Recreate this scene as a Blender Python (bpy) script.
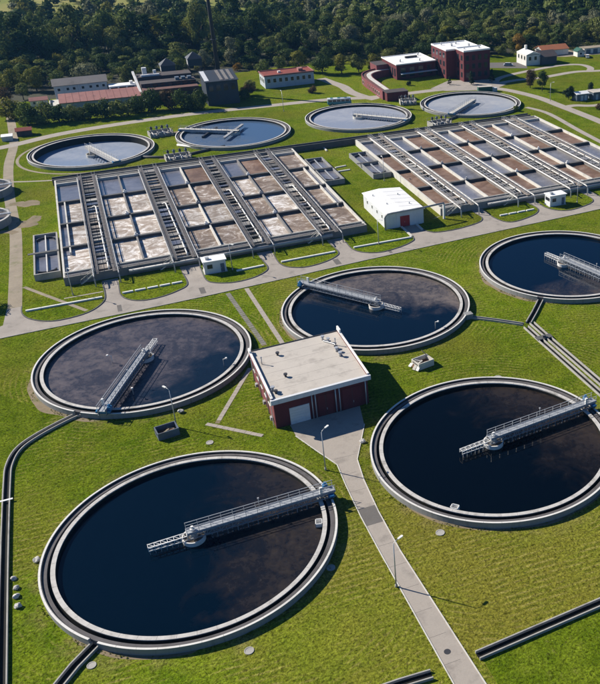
import bpy, bmesh, math, random
from math import sin, cos, pi, radians, atan2, sqrt, hypot
from mathutils import Matrix, Vector, noise

for o in list(bpy.data.objects):
    bpy.data.objects.remove(o)
scene = bpy.context.scene
C = scene.collection

# ------------------------------------------------------------------ camera
cam_data = bpy.data.cameras.new('camera')
cam = bpy.data.objects.new('camera', cam_data)
C.objects.link(cam)
cam.matrix_world = (Matrix.Translation((-2.380, -99.680, 82.686))
                    @ Matrix.Rotation(radians(-24.2114), 4, 'Z')
                    @ Matrix.Rotation(radians(90 - 28.8829), 4, 'X')
                    @ Matrix.Rotation(radians(-0.5103), 4, 'Z'))
cam_data.sensor_fit = 'VERTICAL'
cam_data.sensor_height = 24.0
cam_data.lens = 24.0 * 854.681 / 684.0
cam_data.shift_x = -(467.90 - 300.0) / 684.0     # the photograph is an off-centre crop
cam_data.shift_y = -(342.0 - 339.79) / 684.0
cam_data.clip_start = 1.0
cam_data.clip_end = 6000.0
scene.camera = cam

# ------------------------------------------------------------------ sky, sun, exposure
SUN_AZ = radians(135.8)      # direction towards the sun, measured from +x
SUN_EL = radians(33.7)
world = bpy.data.worlds.new('World')
scene.world = world
world.use_nodes = True
wn = world.node_tree
wn.nodes.clear()
sky = wn.nodes.new('ShaderNodeTexSky')
sky.sky_type = 'NISHITA'
sky.sun_disc = False
sky.sun_elevation = SUN_EL
sky.sun_rotation = radians(90) - SUN_AZ
sky.altitude = 200
sky.air_density = 1.0
sky.dust_density = 0.3
sky.ozone_density = 3.0
bg = wn.nodes.new('ShaderNodeBackground')
bg.inputs[1].default_value = 0.05
wo = wn.nodes.new('ShaderNodeOutputWorld')
tint = wn.nodes.new('ShaderNodeMix')
tint.data_type = 'RGBA'; tint.blend_type = 'MULTIPLY'
tint.inputs[0].default_value = 1.0
tint.inputs[7].default_value = (0.52, 0.84, 1.2, 1.0)      # the photograph's cool daylight balance
wn.links.new(sky.outputs[0], tint.inputs[6])
wn.links.new(tint.outputs[2], bg.inputs[0])
wn.links.new(bg.outputs[0], wo.inputs[0])

sun_data = bpy.data.lights.new('sun', 'SUN')
sun_data.energy = 5.0
sun_data.angle = radians(0.5)
sun_data.color = (1.0, 0.93, 0.82)
sun = bpy.data.objects.new('sun', sun_data)
C.objects.link(sun)
sd = Vector((cos(SUN_AZ) * cos(SUN_EL), sin(SUN_AZ) * cos(SUN_EL), sin(SUN_EL)))
sun.rotation_euler = sd.to_track_quat('Z', 'Y').to_euler()
sun.location = sd * 300

scene.view_settings.view_transform = 'Standard'
scene.view_settings.look = 'None'
scene.view_settings.exposure = 0.62
scene.view_settings.gamma = 1.0
scene.view_settings.use_curve_mapping = False

# ------------------------------------------------------------------ material helpers
class NT:
    def __init__(s, name):
        s.m = bpy.data.materials.new(name)
        s.m.use_nodes = True
        s.t = s.m.node_tree
        s.t.nodes.clear()
        s.out = s.t.nodes.new('ShaderNodeOutputMaterial')
        s._geo = None
    def n(s, kind, **kw):
        nd = s.t.nodes.new('ShaderNode' + kind)
        for k, v in kw.items():
            setattr(nd, k, v)
        return nd
    def link(s, a, b):
        s.t.links.new(a, b)
    def setin(s, sock, v):
        if hasattr(v, 'is_linked') or isinstance(v, bpy.types.NodeSocket):
            s.link(v, sock)
        elif isinstance(v, (tuple, list)):
            sock.default_value = (*v, 1.0) if len(v) == 3 and sock.type == 'RGBA' else v
        else:
            sock.default_value = v
    def pos(s):
        if s._geo is None:
            s._geo = s.n('NewGeometry')
        return s._geo.outputs['Position']
    def objco(s):
        return s.n('TexCoord').outputs['Object']
    def math(s, op, a, b=0.0, c=0.0, clamp=False):
        nd = s.n('Math', operation=op, use_clamp=clamp)
        s.setin(nd.inputs[0], a); s.setin(nd.inputs[1], b); s.setin(nd.inputs[2], c)
        return nd.outputs[0]
    def noise(s, scale, detail=3.0, rough=0.55, vec=None, dist=0.0):
        nd = s.n('TexNoise')
        s.link(vec if vec is not None else s.pos(), nd.inputs['Vector'])
        nd.inputs['Scale'].default_value = scale
        nd.inputs['Detail'].default_value = detail
        nd.inputs['Roughness'].default_value = rough
        nd.inputs['Distortion'].default_value = dist
        return nd.outputs['Fac']
    def ramp(s, fac, lo, hi, a=0.0, b=1.0, smooth=True):
        nd = s.n('MapRange', interpolation_type='SMOOTHSTEP' if smooth else 'LINEAR')
        s.setin(nd.inputs[0], fac)
        for i, v in ((1, lo), (2, hi), (3, a), (4, b)):
            s.setin(nd.inputs[i], v)
        return nd.outputs[0]
    def mix(s, f, a, b):
        nd = s.n('Mix', data_type='RGBA')
        s.setin(nd.inputs[0], f); s.setin(nd.inputs[6], a); s.setin(nd.inputs[7], b)
        return nd.outputs[2]
    def scalecol(s, col, f):
        nd = s.n('VectorMath', operation='SCALE')
        s.setin(nd.inputs[0], col); s.setin(nd.inputs[3], f)
        return nd.outputs[0]
    def vscale(s, vec, v3):
        nd = s.n('VectorMath', operation='MULTIPLY')
        s.link(vec, nd.inputs[0]); nd.inputs[1].default_value = v3
        return nd.outputs[0]
    def bump(s, h, strength, dist):
        nd = s.n('Bump')
        nd.inputs['Strength'].default_value = strength
        nd.inputs['Distance'].default_value = dist
        s.link(h, nd.inputs['Height'])
        return nd.outputs[0]
    def bsdf(s, col, rough=0.8, spec=0.3, metallic=0.0, normal=None, **kw):
        p = s.n('BsdfPrincipled')
        s.setin(p.inputs['Base Color'], col)
        s.setin(p.inputs['Roughness'], rough)
        s.setin(p.inputs['Specular IOR Level'], spec)
        s.setin(p.inputs['Metallic'], metallic)
        for k, v in kw.items():
            s.setin(p.inputs[k], v)
        if normal is not None:
            s.link(normal, p.inputs['Normal'])
        s.link(p.outputs[0], s.out.inputs[0])
        return p

MATS = {}
def surf(name, col, rough=0.8, var=0.18, scale=0.6, fine=6.0, bump=0.25, bdist=0.02, spec=0.3,
         metallic=0.0, stain=None, stain_amt=0.5, streak=False):
    """weathered plain surface: broad mottling, fine grain, optional stains"""
    t = NT(name)
    big = t.noise(scale, 4, 0.6)
    sm = t.noise(fine, 3, 0.7)
    f = t.math('ADD', t.math('MULTIPLY', t.math('SUBTRACT', big, 0.5), var * 2.2),
               t.math('MULTIPLY', t.math('SUBTRACT', sm, 0.5), var * 1.4))
    c = t.scalecol(col, t.math('ADD', f, 1.0))
    if stain:
        vec = t.vscale(t.pos(), (1.2, 1.2, 0.12)) if streak else t.pos()
        m = t.ramp(t.noise(1.1 if streak else 0.35, 5, 0.65, vec), 0.5, 0.72)
        c = t.mix(t.math('MULTIPLY', m, stain_amt), c, stain)
    nrm = t.bump(sm, bump, bdist) if bump else None
    t.bsdf(c, rough, spec, metallic, nrm)
    MATS[name] = t.m
    return t.m

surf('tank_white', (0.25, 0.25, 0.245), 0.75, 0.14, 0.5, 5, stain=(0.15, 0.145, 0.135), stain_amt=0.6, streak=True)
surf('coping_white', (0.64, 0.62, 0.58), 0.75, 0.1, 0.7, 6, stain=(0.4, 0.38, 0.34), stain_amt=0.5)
surf('weir_concrete', (0.48, 0.46, 0.43), 0.8, 0.28, 0.9, 5, stain=(0.2, 0.185, 0.16), stain_amt=0.75)
surf('concrete', (0.36, 0.345, 0.315), 0.85, 0.2, 0.5, 6, stain=(0.17, 0.155, 0.14), stain_amt=0.6)
surf('concrete_light', (0.55, 0.53, 0.48), 0.85, 0.15, 0.6, 6, stain=(0.3, 0.28, 0.24), stain_amt=0.5)
surf('concrete_mid', (0.2, 0.19, 0.18), 0.85, 0.22, 0.5, 6, stain=(0.1, 0.09, 0.085), stain_amt=0.6)
surf('concrete_dark', (0.10, 0.10, 0.10), 0.85, 0.3, 0.6, 6, stain=(0.05, 0.045, 0.04), stain_amt=0.6)
surf('walkway', (0.235, 0.225, 0.215), 0.8, 0.22, 0.5, 7, stain=(0.1, 0.095, 0.09), stain_amt=0.6)
surf('wet_shaded_concrete', (0.010, 0.010, 0.009), 0.7, 0.5, 0.5, 4, spec=0.15, stain=(0.018, 0.017, 0.009), stain_amt=0.7)  # wet concrete, with the launder's shade put into its near-black colour
surf('ledge_grey', (0.105, 0.098, 0.10), 0.85, 0.3, 0.8, 5, stain=(0.045, 0.042, 0.04), stain_amt=0.7)
surf('bridge_steel', (0.25, 0.275, 0.31), 0.5, 0.15, 0.8, 8, metallic=0.2, spec=0.4, stain=(0.16, 0.14, 0.13), stain_amt=0.4)
surf('gallery_dark', (0.115, 0.105, 0.105), 0.8, 0.25, 0.5, 7, stain=(0.2, 0.18, 0.16), stain_amt=0.5)
surf('gallery_brown', (0.25, 0.215, 0.185), 0.8, 0.22, 0.5, 7, stain=(0.13, 0.11, 0.1), stain_amt=0.6)
surf('channel_water', (0.012, 0.013, 0.013), 0.06, 0.3, 0.3, 2, bump=0.08, spec=0.5)
surf('asphalt', (0.32, 0.285, 0.25), 0.92, 0.22, 0.22, 3.0, stain=(0.19, 0.172, 0.15), stain_amt=0.75)
surf('asphalt_patch', (0.13, 0.12, 0.11), 0.92, 0.2, 0.4, 4)
surf('path_concrete', (0.345, 0.305, 0.262), 0.9, 0.2, 0.35, 4, stain=(0.215, 0.19, 0.165), stain_amt=0.75)
surf('gravel', (0.28, 0.235, 0.175), 0.95, 0.3, 0.25, 2.5, bump=0.5, stain=(0.13, 0.14, 0.05), stain_amt=0.55)
surf('pavers', (0.2, 0.19, 0.16), 0.95, 0.35, 0.6, 2.0, stain=(0.08, 0.1, 0.02), stain_amt=0.6)
surf('soil', (0.21, 0.165, 0.105), 0.95, 0.35, 0.3, 2.0, bump=0.5, stain=(0.09, 0.11, 0.02), stain_amt=0.75)
surf('shaded_litter', (0.035, 0.036, 0.018), 0.95, 0.5, 0.06, 1.0, bump=0.6)  # leaf litter, with the wood's inner shade put into its dark colour
surf('white_paint', (0.74, 0.73, 0.70), 0.5, 0.08, 0.6, 6, stain=(0.42, 0.40, 0.36), stain_amt=0.45)
surf('white_roof', (0.84, 0.83, 0.80), 0.55, 0.05, 0.3, 4, stain=(0.6, 0.58, 0.54), stain_amt=0.4)
surf('white_cladding', (0.62, 0.63, 0.64), 0.55, 0.1, 0.5, 4, stain=(0.4, 0.4, 0.38), stain_amt=0.5, streak=True)
surf('roof_felt', (0.47, 0.43, 0.38), 0.9, 0.12, 0.25, 4, stain=(0.29, 0.26, 0.23), stain_amt=0.65)
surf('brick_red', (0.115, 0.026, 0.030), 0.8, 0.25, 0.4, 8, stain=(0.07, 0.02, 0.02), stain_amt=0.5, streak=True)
surf('brick_red_lit', (0.19, 0.058, 0.062), 0.8, 0.2, 0.3, 8, stain=(0.10, 0.03, 0.03), stain_amt=0.5, streak=True)  # red brick again, sunlight on its left-facing walls put into the colour
surf('roof_pink', (0.27, 0.125, 0.11), 0.85, 0.25, 0.15, 2, stain=(0.16, 0.075, 0.07), stain_amt=0.7)
surf('roof_red', (0.22, 0.05, 0.035), 0.8, 0.25, 0.15, 2, stain=(0.12, 0.04, 0.035), stain_amt=0.7)
surf('roof_orange', (0.36, 0.13, 0.06), 0.85, 0.2, 0.2, 2)
surf('roof_grey', (0.19, 0.175, 0.165), 0.8, 0.2, 0.15, 2, stain=(0.12, 0.11, 0.1), stain_amt=0.6)
surf('roof_dark', (0.07, 0.06, 0.06), 0.85, 0.3, 0.2, 2, stain=(0.1, 0.06, 0.05), stain_amt=0.6)
surf('render_blue', (0.42, 0.46, 0.50), 0.8, 0.15, 0.2, 3, stain=(0.27, 0.28, 0.3), stain_amt=0.5, streak=True)
surf('render_white', (0.66, 0.64, 0.60), 0.8, 0.1, 0.3, 3, stain=(0.45, 0.42, 0.38), stain_amt=0.5, streak=True)
surf('render_dark', (0.075, 0.075, 0.08), 0.8, 0.3, 0.2, 3, stain=(0.05, 0.04, 0.04), stain_amt=0.6)
surf('steel_blue', (0.10, 0.13, 0.17), 0.55, 0.2, 0.3, 3, spec=0.4, stain=(0.12, 0.07, 0.05), stain_amt=0.4)
surf('galvanised', (0.46, 0.47, 0.48), 0.42, 0.15, 0.8, 8, metallic=0.35, spec=0.5, stain=(0.27, 0.25, 0.23), stain_amt=0.4)
surf('grating', (0.34, 0.36, 0.385), 0.55, 0.15, 1.0, 12, metallic=0.2, bump=0.5)
surf('pipe_white', (0.66, 0.64, 0.60), 0.5, 0.1, 0.8, 6, stain=(0.4, 0.36, 0.3), stain_amt=0.5)
surf('pipe_grey', (0.36, 0.36, 0.36), 0.5, 0.15, 0.8, 6, stain=(0.2, 0.17, 0.14), stain_amt=0.5)
surf('dark_metal', (0.045, 0.045, 0.05), 0.5, 0.2, 1.0, 6)
surf('rust', (0.16, 0.075, 0.035), 0.85, 0.35, 1.2, 6, stain=(0.07, 0.04, 0.025), stain_amt=0.7)
surf('red_paint', (0.33, 0.03, 0.03), 0.5, 0.15, 0.8, 5)
surf('blue_paint', (0.03, 0.16, 0.34), 0.4, 0.15, 0.8, 5)
surf('teal_paint', (0.03, 0.20, 0.26), 0.3, 0.1, 0.8, 5, spec=0.5)
surf('car_white', (0.72, 0.72, 0.72), 0.25, 0.05, 0.8, 5, spec=0.6, bump=0)
surf('rubber', (0.02, 0.02, 0.02), 0.8, 0.2, 2, 8)
surf('green_paint', (0.03, 0.10, 0.07), 0.5, 0.15, 0.8, 5)
surf('sludge', (0.10, 0.085, 0.07), 0.35, 0.35, 0.4, 2)
surf('bark', (0.09, 0.07, 0.05), 0.9, 0.3, 2, 8, bump=0.5)
surf('steel_dark', (0.035, 0.045, 0.06), 0.6, 0.25, 0.3, 3, stain=(0.06, 0.04, 0.035), stain_amt=0.5)
surf('rail_grey', (0.2, 0.2, 0.2), 0.5, 0.15, 0.8, 6)
surf('roof_rust', (0.13, 0.065, 0.055), 0.85, 0.3, 0.2, 2, stain=(0.06, 0.04, 0.04), stain_amt=0.7)
surf('chimney', (0.035, 0.033, 0.034), 0.8, 0.25, 0.3, 3)

def glass_mat():
    t = NT('window_glass')
    t.bsdf((0.02, 0.025, 0.03), 0.08, 0.6)
    MATS['window_glass'] = t.m
glass_mat()

TANKS = [(0.0, 0.0), (-0.57, 55.97), (47.08, 58.07), (47.99, 2.57), (94.59, 60.21)]
FARTANKS = [(-1.06, 209.64), (46.40, 211.07), (93.56, 212.72), (140.18, 212.88)]

def grass_mat(name, mow=True, lush=False):
    t = NT(name)
    p = t.pos()
    sep = t.n('SeparateXYZ'); t.link(p, sep.inputs[0])
    n1 = t.noise(0.04, 4, 0.6)
    n2 = t.noise(0.25, 5, 0.65)
    n3 = t.noise(0.9, 5, 0.7)
    n4 = t.noise(3.2, 3, 0.75)
    n5 = t.noise(1.9, 4, 0.8, None, 0.6)
    if lush:
        base = t.mix(t.ramp(n2, 0.32, 0.68), (0.070, 0.106, 0.005), (0.112, 0.148, 0.010))
    else:
        base = t.mix(t.ramp(n2, 0.30, 0.70), (0.072, 0.118, 0.005), (0.132, 0.172, 0.011))
        # dry, olive stretches of lawn
        nd = t.n('VectorMath', operation='DISTANCE'); t.link(p, nd.inputs[0]); nd.inputs[1].default_value = (40, -20, 0)
        dry = t.math('ADD', t.ramp(nd.outputs['Value'], 48, 14, 0, 0.65), t.ramp(n1, 0.42, 0.68, 0.0, 0.6), clamp=True)
        base = t.mix(dry, base, (0.150, 0.142, 0.020))
    base = t.mix(t.ramp(n3, 0.56, 0.76, 0.0, 0.55), base, (0.20, 0.18, 0.055))
    base = t.mix(t.ramp(n3, 0.42, 0.26, 0.0, 0.75), base, (0.035, 0.065, 0.005))
    if mow:
        d = None
        for cx, cy in TANKS:
            nd = t.n('VectorMath', operation='DISTANCE')
            t.link(p, nd.inputs[0]); nd.inputs[1].default_value = (cx, cy, 0)
            d = nd.outputs['Value'] if d is None else t.math('MINIMUM', d, nd.outputs['Value'])
        wob = t.math('MULTIPLY', t.noise(0.025, 2, 0.5), 2.0)
        wob2 = t.math('MULTIPLY', t.noise(0.6, 4, 0.65), 0.45)
        dd = t.math('ADD', t.math('ADD', d, wob), wob2)
        ring = t.math('SINE', t.math('MULTIPLY', dd, 2 * pi / 0.95))
        yy = t.math('ADD', t.math('ADD', sep.outputs[1], t.math('MULTIPLY', sep.outputs[0], 0.05)), t.math('ADD', wob, wob2))
        row = t.math('SINE', t.math('MULTIPLY', yy, 2 * pi / 1.05))
        pick = t.ramp(t.noise(0.03, 2, 0.5), 0.46, 0.54)
        w = t.math('ADD', t.math('MULTIPLY', ring, t.math('SUBTRACT', 1.0, pick)), t.math('MULTIPLY', row, pick))
        msk = t.math('MULTIPLY', t.ramp(t.noise(0.07, 4, 0.65), 0.40, 0.58), t.ramp(t.noise(0.55, 3, 0.7), 0.36, 0.6))
        base = t.mix(t.math('MULTIPLY', t.ramp(w, 0.3, 0.9), t.math('MULTIPLY', msk, 0.6)), base, (0.235, 0.205, 0.06))
        base = t.mix(t.math('MULTIPLY', t.ramp(w, -0.1, -0.9), t.math('MULTIPLY', msk, 0.4)), base, (0.045, 0.075, 0.006))
    if mow:      # worn, dry grass along the tank walls
        worn = t.math('MULTIPLY', t.ramp(d, 24.0, 20.0), t.ramp(t.noise(0.18, 5, 0.7), 0.45, 0.65, 0.0, 0.7))
        base = t.mix(worn, base, (0.19, 0.155, 0.06))
    broad = t.noise(0.013, 3, 0.55)
    base = t.scalecol(base, t.ramp(broad, 0.3, 0.7, 0.84, 1.16))
    f = t.math('ADD', t.math('ADD', t.math('MULTIPLY', t.math('SUBTRACT', n4, 0.5), 3.0), t.math('MULTIPLY', t.math('SUBTRACT', n5, 0.5), 3.0)), 1.0)
    c = t.scalecol(base, t.math('MAXIMUM', f, 0.25))
    spots = t.ramp(t.noise(0.5, 5, 0.78), 0.645, 0.74, 0.0, 0.65)
    c = t.mix(spots, c, (0.21, 0.175, 0.075))
    nrm = t.bump(t.math('ADD', n4, n3), 0.9, 0.14)
    t.bsdf(c, 1.0, 0.0, 0.0, nrm)
    MATS[name] = t.m
grass_mat('grass')
grass_mat('grass_island', mow=False)
grass_mat('grass_lush', mow=False, lush=True)

def meadow_mat():
    t = NT('meadow')
    n1 = t.noise(0.012, 4, 0.6); n2 = t.noise(0.15, 4, 0.7)
    c = t.mix(t.ramp(n1, 0.35, 0.65), (0.17, 0.19, 0.04), (0.26, 0.23, 0.075))
    c = t.mix(t.ramp(n2, 0.5, 0.75, 0, 0.7), c, (0.07, 0.10, 0.02))
    t.bsdf(c, 0.95, 0.1)
    MATS['meadow'] = t.m
meadow_mat()

def water_mat(name, ang, bias, scum=(0.075, 0.058, 0.05), deep=(0.0006, 0.005, 0.0125), amt=1.0, rough=0.05, spec=0.3):
    """dark clarified water with floating scum on the side towards ang (object space, origin at tank centre)"""
    t = NT(name)
    oc = t.objco()
    sep = t.n('SeparateXYZ'); t.link(oc, sep.inputs[0])
    dirv = t.math('ADD', t.math('MULTIPLY', sep.outputs[0], cos(ang) / 17.4), t.math('MULTIPLY', sep.outputs[1], sin(ang) / 17.4))
    nb = t.noise(0.10, 4, 0.6, oc, 1.5)
    side = t.math('ADD', t.math('ADD', dirv, t.math('MULTIPLY', t.math('SUBTRACT', nb, 0.5), 1.4)), bias)
    m1 = t.ramp(side, -0.1, 0.6)
    sw = t.noise(0.16, 6, 0.66, oc, 1.0)
    fl = t.noise(0.9, 6, 0.74, oc, 0.5)
    m2 = t.ramp(t.math('ADD', sw, t.math('MULTIPLY', t.math('SUBTRACT', fl, 0.5), 0.8)), 0.30, 0.72, 0.30, 1.0)
    m = t.math('MULTIPLY', t.math('MULTIPLY', m1, m2), amt)
    c = t.mix(m, deep, scum)
    flecks = t.math('MULTIPLY', t.ramp(t.noise(2.6, 4, 0.7, oc), 0.66, 0.8), t.math('MULTIPLY', m1, 0.5))
    c = t.mix(flecks, c, (0.25, 0.21, 0.17))
    r = t.math('ADD', t.math('MULTIPLY', m, 0.45), rough)
    rip = t.noise(1.6, 3, 0.6, oc)
    nrm = t.bump(rip, 0.06, 0.05)
    t.bsdf(c, r, spec, 0.0, nrm, IOR=1.33)
    MATS[name] = t.m
water_mat('water_a', radians(-10), -0.05, (0.027, 0.021, 0.019))
water_mat('water_b', radians(135), 0.7, (0.105, 0.09, 0.098), (0.006, 0.014, 0.028))
water_mat('water_c', radians(50), 0.0, (0.155, 0.128, 0.115), (0.0012, 0.007, 0.018))
water_mat('water_d', radians(15), -0.15, (0.032, 0.024, 0.020), (0.0005, 0.0018, 0.004))
water_mat('water_e', radians(-85), -0.35, (0.06, 0.05, 0.05), (0.0005, 0.006, 0.018))
water_mat('water_p1', radians(60), 0.5, (0.27, 0.30, 0.36), (0.21, 0.25, 0.32), rough=0.2)
water_mat('water_p2', radians(200), 0.1, (0.10, 0.13, 0.18), (0.06, 0.10, 0.17), rough=0.1)
water_mat('water_p3', radians(60), 0.5, (0.31, 0.33, 0.38), (0.25, 0.27, 0.32), rough=0.2)
water_mat('water_p4', radians(60), 0.5, (0.35, 0.36, 0.38), (0.28, 0.30, 0.34), rough=0.2)

def foam_mat(name, low, mid, high, swirl=1.0, rough=0.6, thr=0.0):
    t = NT(name)
    p = t.pos()
    w1 = t.noise(0.20, 6, 0.68, p, 2.2 * swirl)
    w2 = t.noise(1.6, 5, 0.7, p, 1.5)
    w3 = t.noise(0.06, 3, 0.5, p)
    c = t.mix(t.ramp(w1, 0.34, 0.6), low, mid)
    f = t.math('ADD', w1, t.math('MULTIPLY', t.math('SUBTRACT', w2, 0.5), 0.5))
    c = t.mix(t.math('MULTIPLY', t.ramp(f, 0.48 + thr, 0.64 + thr), 0.85), c, high)
    c = t.mix(t.ramp(t.noise(2.8, 4, 0.75, p), 0.60, 0.72, 0.0, 0.5), c, low)
    c = t.scalecol(c, t.ramp(w3, 0.3, 0.7, 0.75, 1.2))
    nrm = t.bump(w2, 0.4, 0.1)
    t.bsdf(c, rough, 0.3, 0.0, nrm)
    MATS[name] = t.m
foam_mat('foam_tan', (0.27, 0.215, 0.17), (0.46, 0.405, 0.355), (0.76, 0.74, 0.72))
foam_mat('foam_mixed', (0.15, 0.108, 0.08), (0.28, 0.22, 0.175), (0.66, 0.63, 0.60), thr=0.04)
foam_mat('foam_brown', (0.135, 0.078, 0.053), (0.215, 0.14, 0.10), (0.33, 0.255, 0.21), swirl=0.6, thr=0.08)
foam_mat('foam_still', (0.12, 0.12, 0.14), (0.165, 0.165, 0.19), (0.27, 0.27, 0.29), swirl=0.4, rough=0.10, thr=0.12)

def leaf_mat(name, a, b, hue=0.06):
    t = NT(name)
    oi = t.n('ObjectInfo')
    n1 = t.noise(0.045, 2, 0.5)
    n2 = t.noise(0.9, 3, 0.6)
    f = t.math('ADD', t.math('MULTIPLY', oi.outputs['Random'], 0.55), t.math('MULTIPLY', t.ramp(n1, 0.3, 0.7), 0.45))
    c = t.mix(f, a, b)
    c = t.scalecol(c, t.ramp(n2, 0.25, 0.75, 0.75, 1.25))
    d = t.n('BsdfDiffuse'); t.link(c, d.inputs[0])
    tr = t.n('BsdfTranslucent'); t.link(t.scalecol(c, 0.9), tr.inputs[0])
    g = t.n('BsdfGlossy'); g.inputs[0].default_value = (1, 1, 1, 1); g.inputs[1].default_value = 0.5
    ms = t.n('MixShader'); ms.inputs[0].default_value = 0.3
    t.link(d.outputs[0], ms.inputs[1]); t.link(tr.outputs[0], ms.inputs[2])
    m2 = t.n('MixShader'); m2.inputs[0].default_value = 0.006
    t.link(ms.outputs[0], m2.inputs[1]); t.link(g.outputs[0], m2.inputs[2])
    t.link(m2.outputs[0], t.out.inputs[0])
    MATS[name] = t.m
leaf_mat('leaf_dark', (0.035, 0.065, 0.017), (0.075, 0.105, 0.024))
leaf_mat('leaf_mid', (0.10, 0.14, 0.028), (0.175, 0.185, 0.05))
leaf_mat('leaf_yellow', (0.14, 0.15, 0.02), (0.2, 0.19, 0.03))
leaf_mat('leaf_autumn', (0.23, 0.13, 0.02), (0.27, 0.17, 0.03))
leaf_mat('leaf_grey', (0.15, 0.165, 0.085), (0.21, 0.21, 0.115))
leaf_mat('leaf_conifer', (0.016, 0.034, 0.016), (0.025, 0.045, 0.02))
leaf_mat('tuft', (0.11, 0.155, 0.012), (0.2, 0.21, 0.04))
leaf_mat('leaf_rust', (0.085, 0.06, 0.03), (0.11, 0.075, 0.035))

# ------------------------------------------------------------------ geometry helpers
class MB:
    """collects shapes; obj() links them as ONE mesh object"""
    def __init__(s, sk=0.0, sky0=0.0):
        s.v = []; s.f = []; s.sk = sk; s.smooth = []
    def add(s, vs, fs, smooth=False):
        b = len(s.v)
        s.v += [tuple(v) for v in vs]
        s.f += [tuple(i + b for i in f) for f in fs]
        s.smooth += [smooth] * len(fs)
        return s
    def box(s, x0, x1, y0, y1, z0, z1):
        vs = [(x, y, z) for z in (z0, z1) for y in (y0, y1) for x in (x0, x1)]
        return s.add(vs, [(0, 2, 3, 1), (4, 5, 7, 6), (0, 1, 5, 4), (2, 6, 7, 3), (0, 4, 6, 2), (1, 3, 7, 5)])
    def quad(s, a, b, c, d):
        return s.add([a, b, c, d], [(0, 1, 2, 3)])
    def prism(s, poly, z0, z1):
        n = len(poly)
        area = sum(poly[i][0] * poly[(i + 1) % n][1] - poly[(i + 1) % n][0] * poly[i][1] for i in range(n))
        if area < 0: poly = poly[::-1]
        vs = [(x, y, z0) for x, y in poly] + [(x, y, z1) for x, y in poly]
        fs = [tuple(range(n - 1, -1, -1)), tuple(range(n, 2 * n))]
        fs += [(i, (i + 1) % n, n + (i + 1) % n, n + i) for i in range(n)]
        return s.add(vs, fs)
    def sheet(s, poly, z):
        n = len(poly)
        area = sum(poly[i][0] * poly[(i + 1) % n][1] - poly[(i + 1) % n][0] * poly[i][1] for i in range(n))
        if area < 0: poly = poly[::-1]
        return s.add([(x, y, z) for x, y in poly], [tuple(range(n))])
    def cyl(s, x, y, z0, z1, r, n=12, r1=None, smooth=True):
        r1 = r if r1 is None else r1
        vs = [(x + r * cos(2 * pi * i / n), y + r * sin(2 * pi * i / n), z0) for i in range(n)]
        vs += [(x + r1 * cos(2 * pi * i / n), y + r1 * sin(2 * pi * i / n), z1) for i in range(n)]
        s.add(vs, [(i, (i + 1) % n, n + (i + 1) % n, n + i) for i in range(n)], smooth)
        b = len(s.v) - 2 * n
        s.f += [tuple(b + i for i in range(n - 1, -1, -1)), tuple(b + n + i for i in range(n))]
        s.smooth += [False, False]
        return s
    def ring(s, x, y, r0, r1, z0, z1, n=120, a0=0.0, a1=2 * pi):
        full = abs(a1 - a0 - 2 * pi) < 1e-6
        m = n if full else n + 1
        A = [a0 + (a1 - a0) * i / n for i in range(m)]
        vs = []
        for a in A:
            c, q = cos(a), sin(a)
            vs += [(x + r0 * c, y + r0 * q, z0), (x + r1 * c, y + r1 * q, z0), (x + r1 * c, y + r1 * q, z1), (x + r0 * c, y + r0 * q, z1)]
        fs = []
        for i in range(n):
            j = (i + 1) % m
            a, b = 4 * i, 4 * j
            fs += [(a + 1, b + 1, b + 2, a + 2), (b, a, a + 3, b + 3), (a + 3, a + 2, b + 2, b + 3), (a, b, b + 1, a + 1)]
        if not full:
            fs += [(0, 1, 2, 3), (4 * n + 3, 4 * n + 2, 4 * n + 1, 4 * n)]
        return s.add(vs, fs)
    def disc(s, x, y, z, r, n=96):
        return s.add([(x + r * cos(2 * pi * i / n), y + r * sin(2 * pi * i / n), z) for i in range(n)], [tuple(range(n))])
    def bar(s, p, q, w, h=None):
        """square bar from p to q"""
        h = h or w
        p = Vector(p); q = Vector(q); d = (q - p).normalized()
        up = Vector((0, 0, 1)) if abs(d.z) < 0.95 else Vector((1, 0, 0))
        a = d.cross(up).normalized() * (w / 2); b = a.cross(d).normalized() * (h / 2)
        vs = [e + sx * a + sz * b for e in (p, q) for sx, sz in ((-1, -1), (1, -1), (1, 1), (-1, 1))]
        return s.add(vs, [(0, 1, 2, 3), (7, 6, 5, 4), (0, 4, 5, 1), (1, 5, 6, 2), (2, 6, 7, 3), (3, 7, 4, 0)])
    def tube(s, pts, r, n=8):
        P = [Vector(p) for p in pts]; rings = []
        for i, p in enumerate(P):
            d = (P[min(i + 1, len(P) - 1)] - P[max(i - 1, 0)]).normalized()
            up = Vector((0, 0, 1)) if abs(d.z) < 0.9 else Vector((0, 1, 0))
            a = d.cross(up).normalized(); b = a.cross(d).normalized()
            rr = r[i] if isinstance(r, (list, tuple)) else r
            rings.append([p + rr * (cos(2 * pi * k / n) * a + sin(2 * pi * k / n) * b) for k in range(n)])
        vs = [v for R in rings for v in R]
        fs = [(i * n + k, i * n + (k + 1) % n, (i + 1) * n + (k + 1) % n, (i + 1) * n + k) for i in range(len(P) - 1) for k in range(n)]
        s.add(vs, fs, True)
        b = len(s.v) - len(vs)
        s.f += [tuple(b + k for k in range(n - 1, -1, -1)), tuple(b + (len(P) - 1) * n + k for k in range(n))]
        s.smooth += [False, False]
        return s
    def mesh(s, name, origin=(0, 0, 0)):
        ox, oy, oz = origin
        me = bpy.data.meshes.new(name)
        me.from_pydata([(x - ox, y + s.sk * x - oy, z - oz) for x, y, z in s.v], [], s.f)
        if any(s.smooth):
            me.polygons.foreach_set('use_smooth', s.smooth)
        me.validate(); me.update()
        return me
    def obj(s, name, mat, parent=None, origin=(0, 0, 0)):
        return mkobj(name, s.mesh(name, origin), mat, parent)

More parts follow.
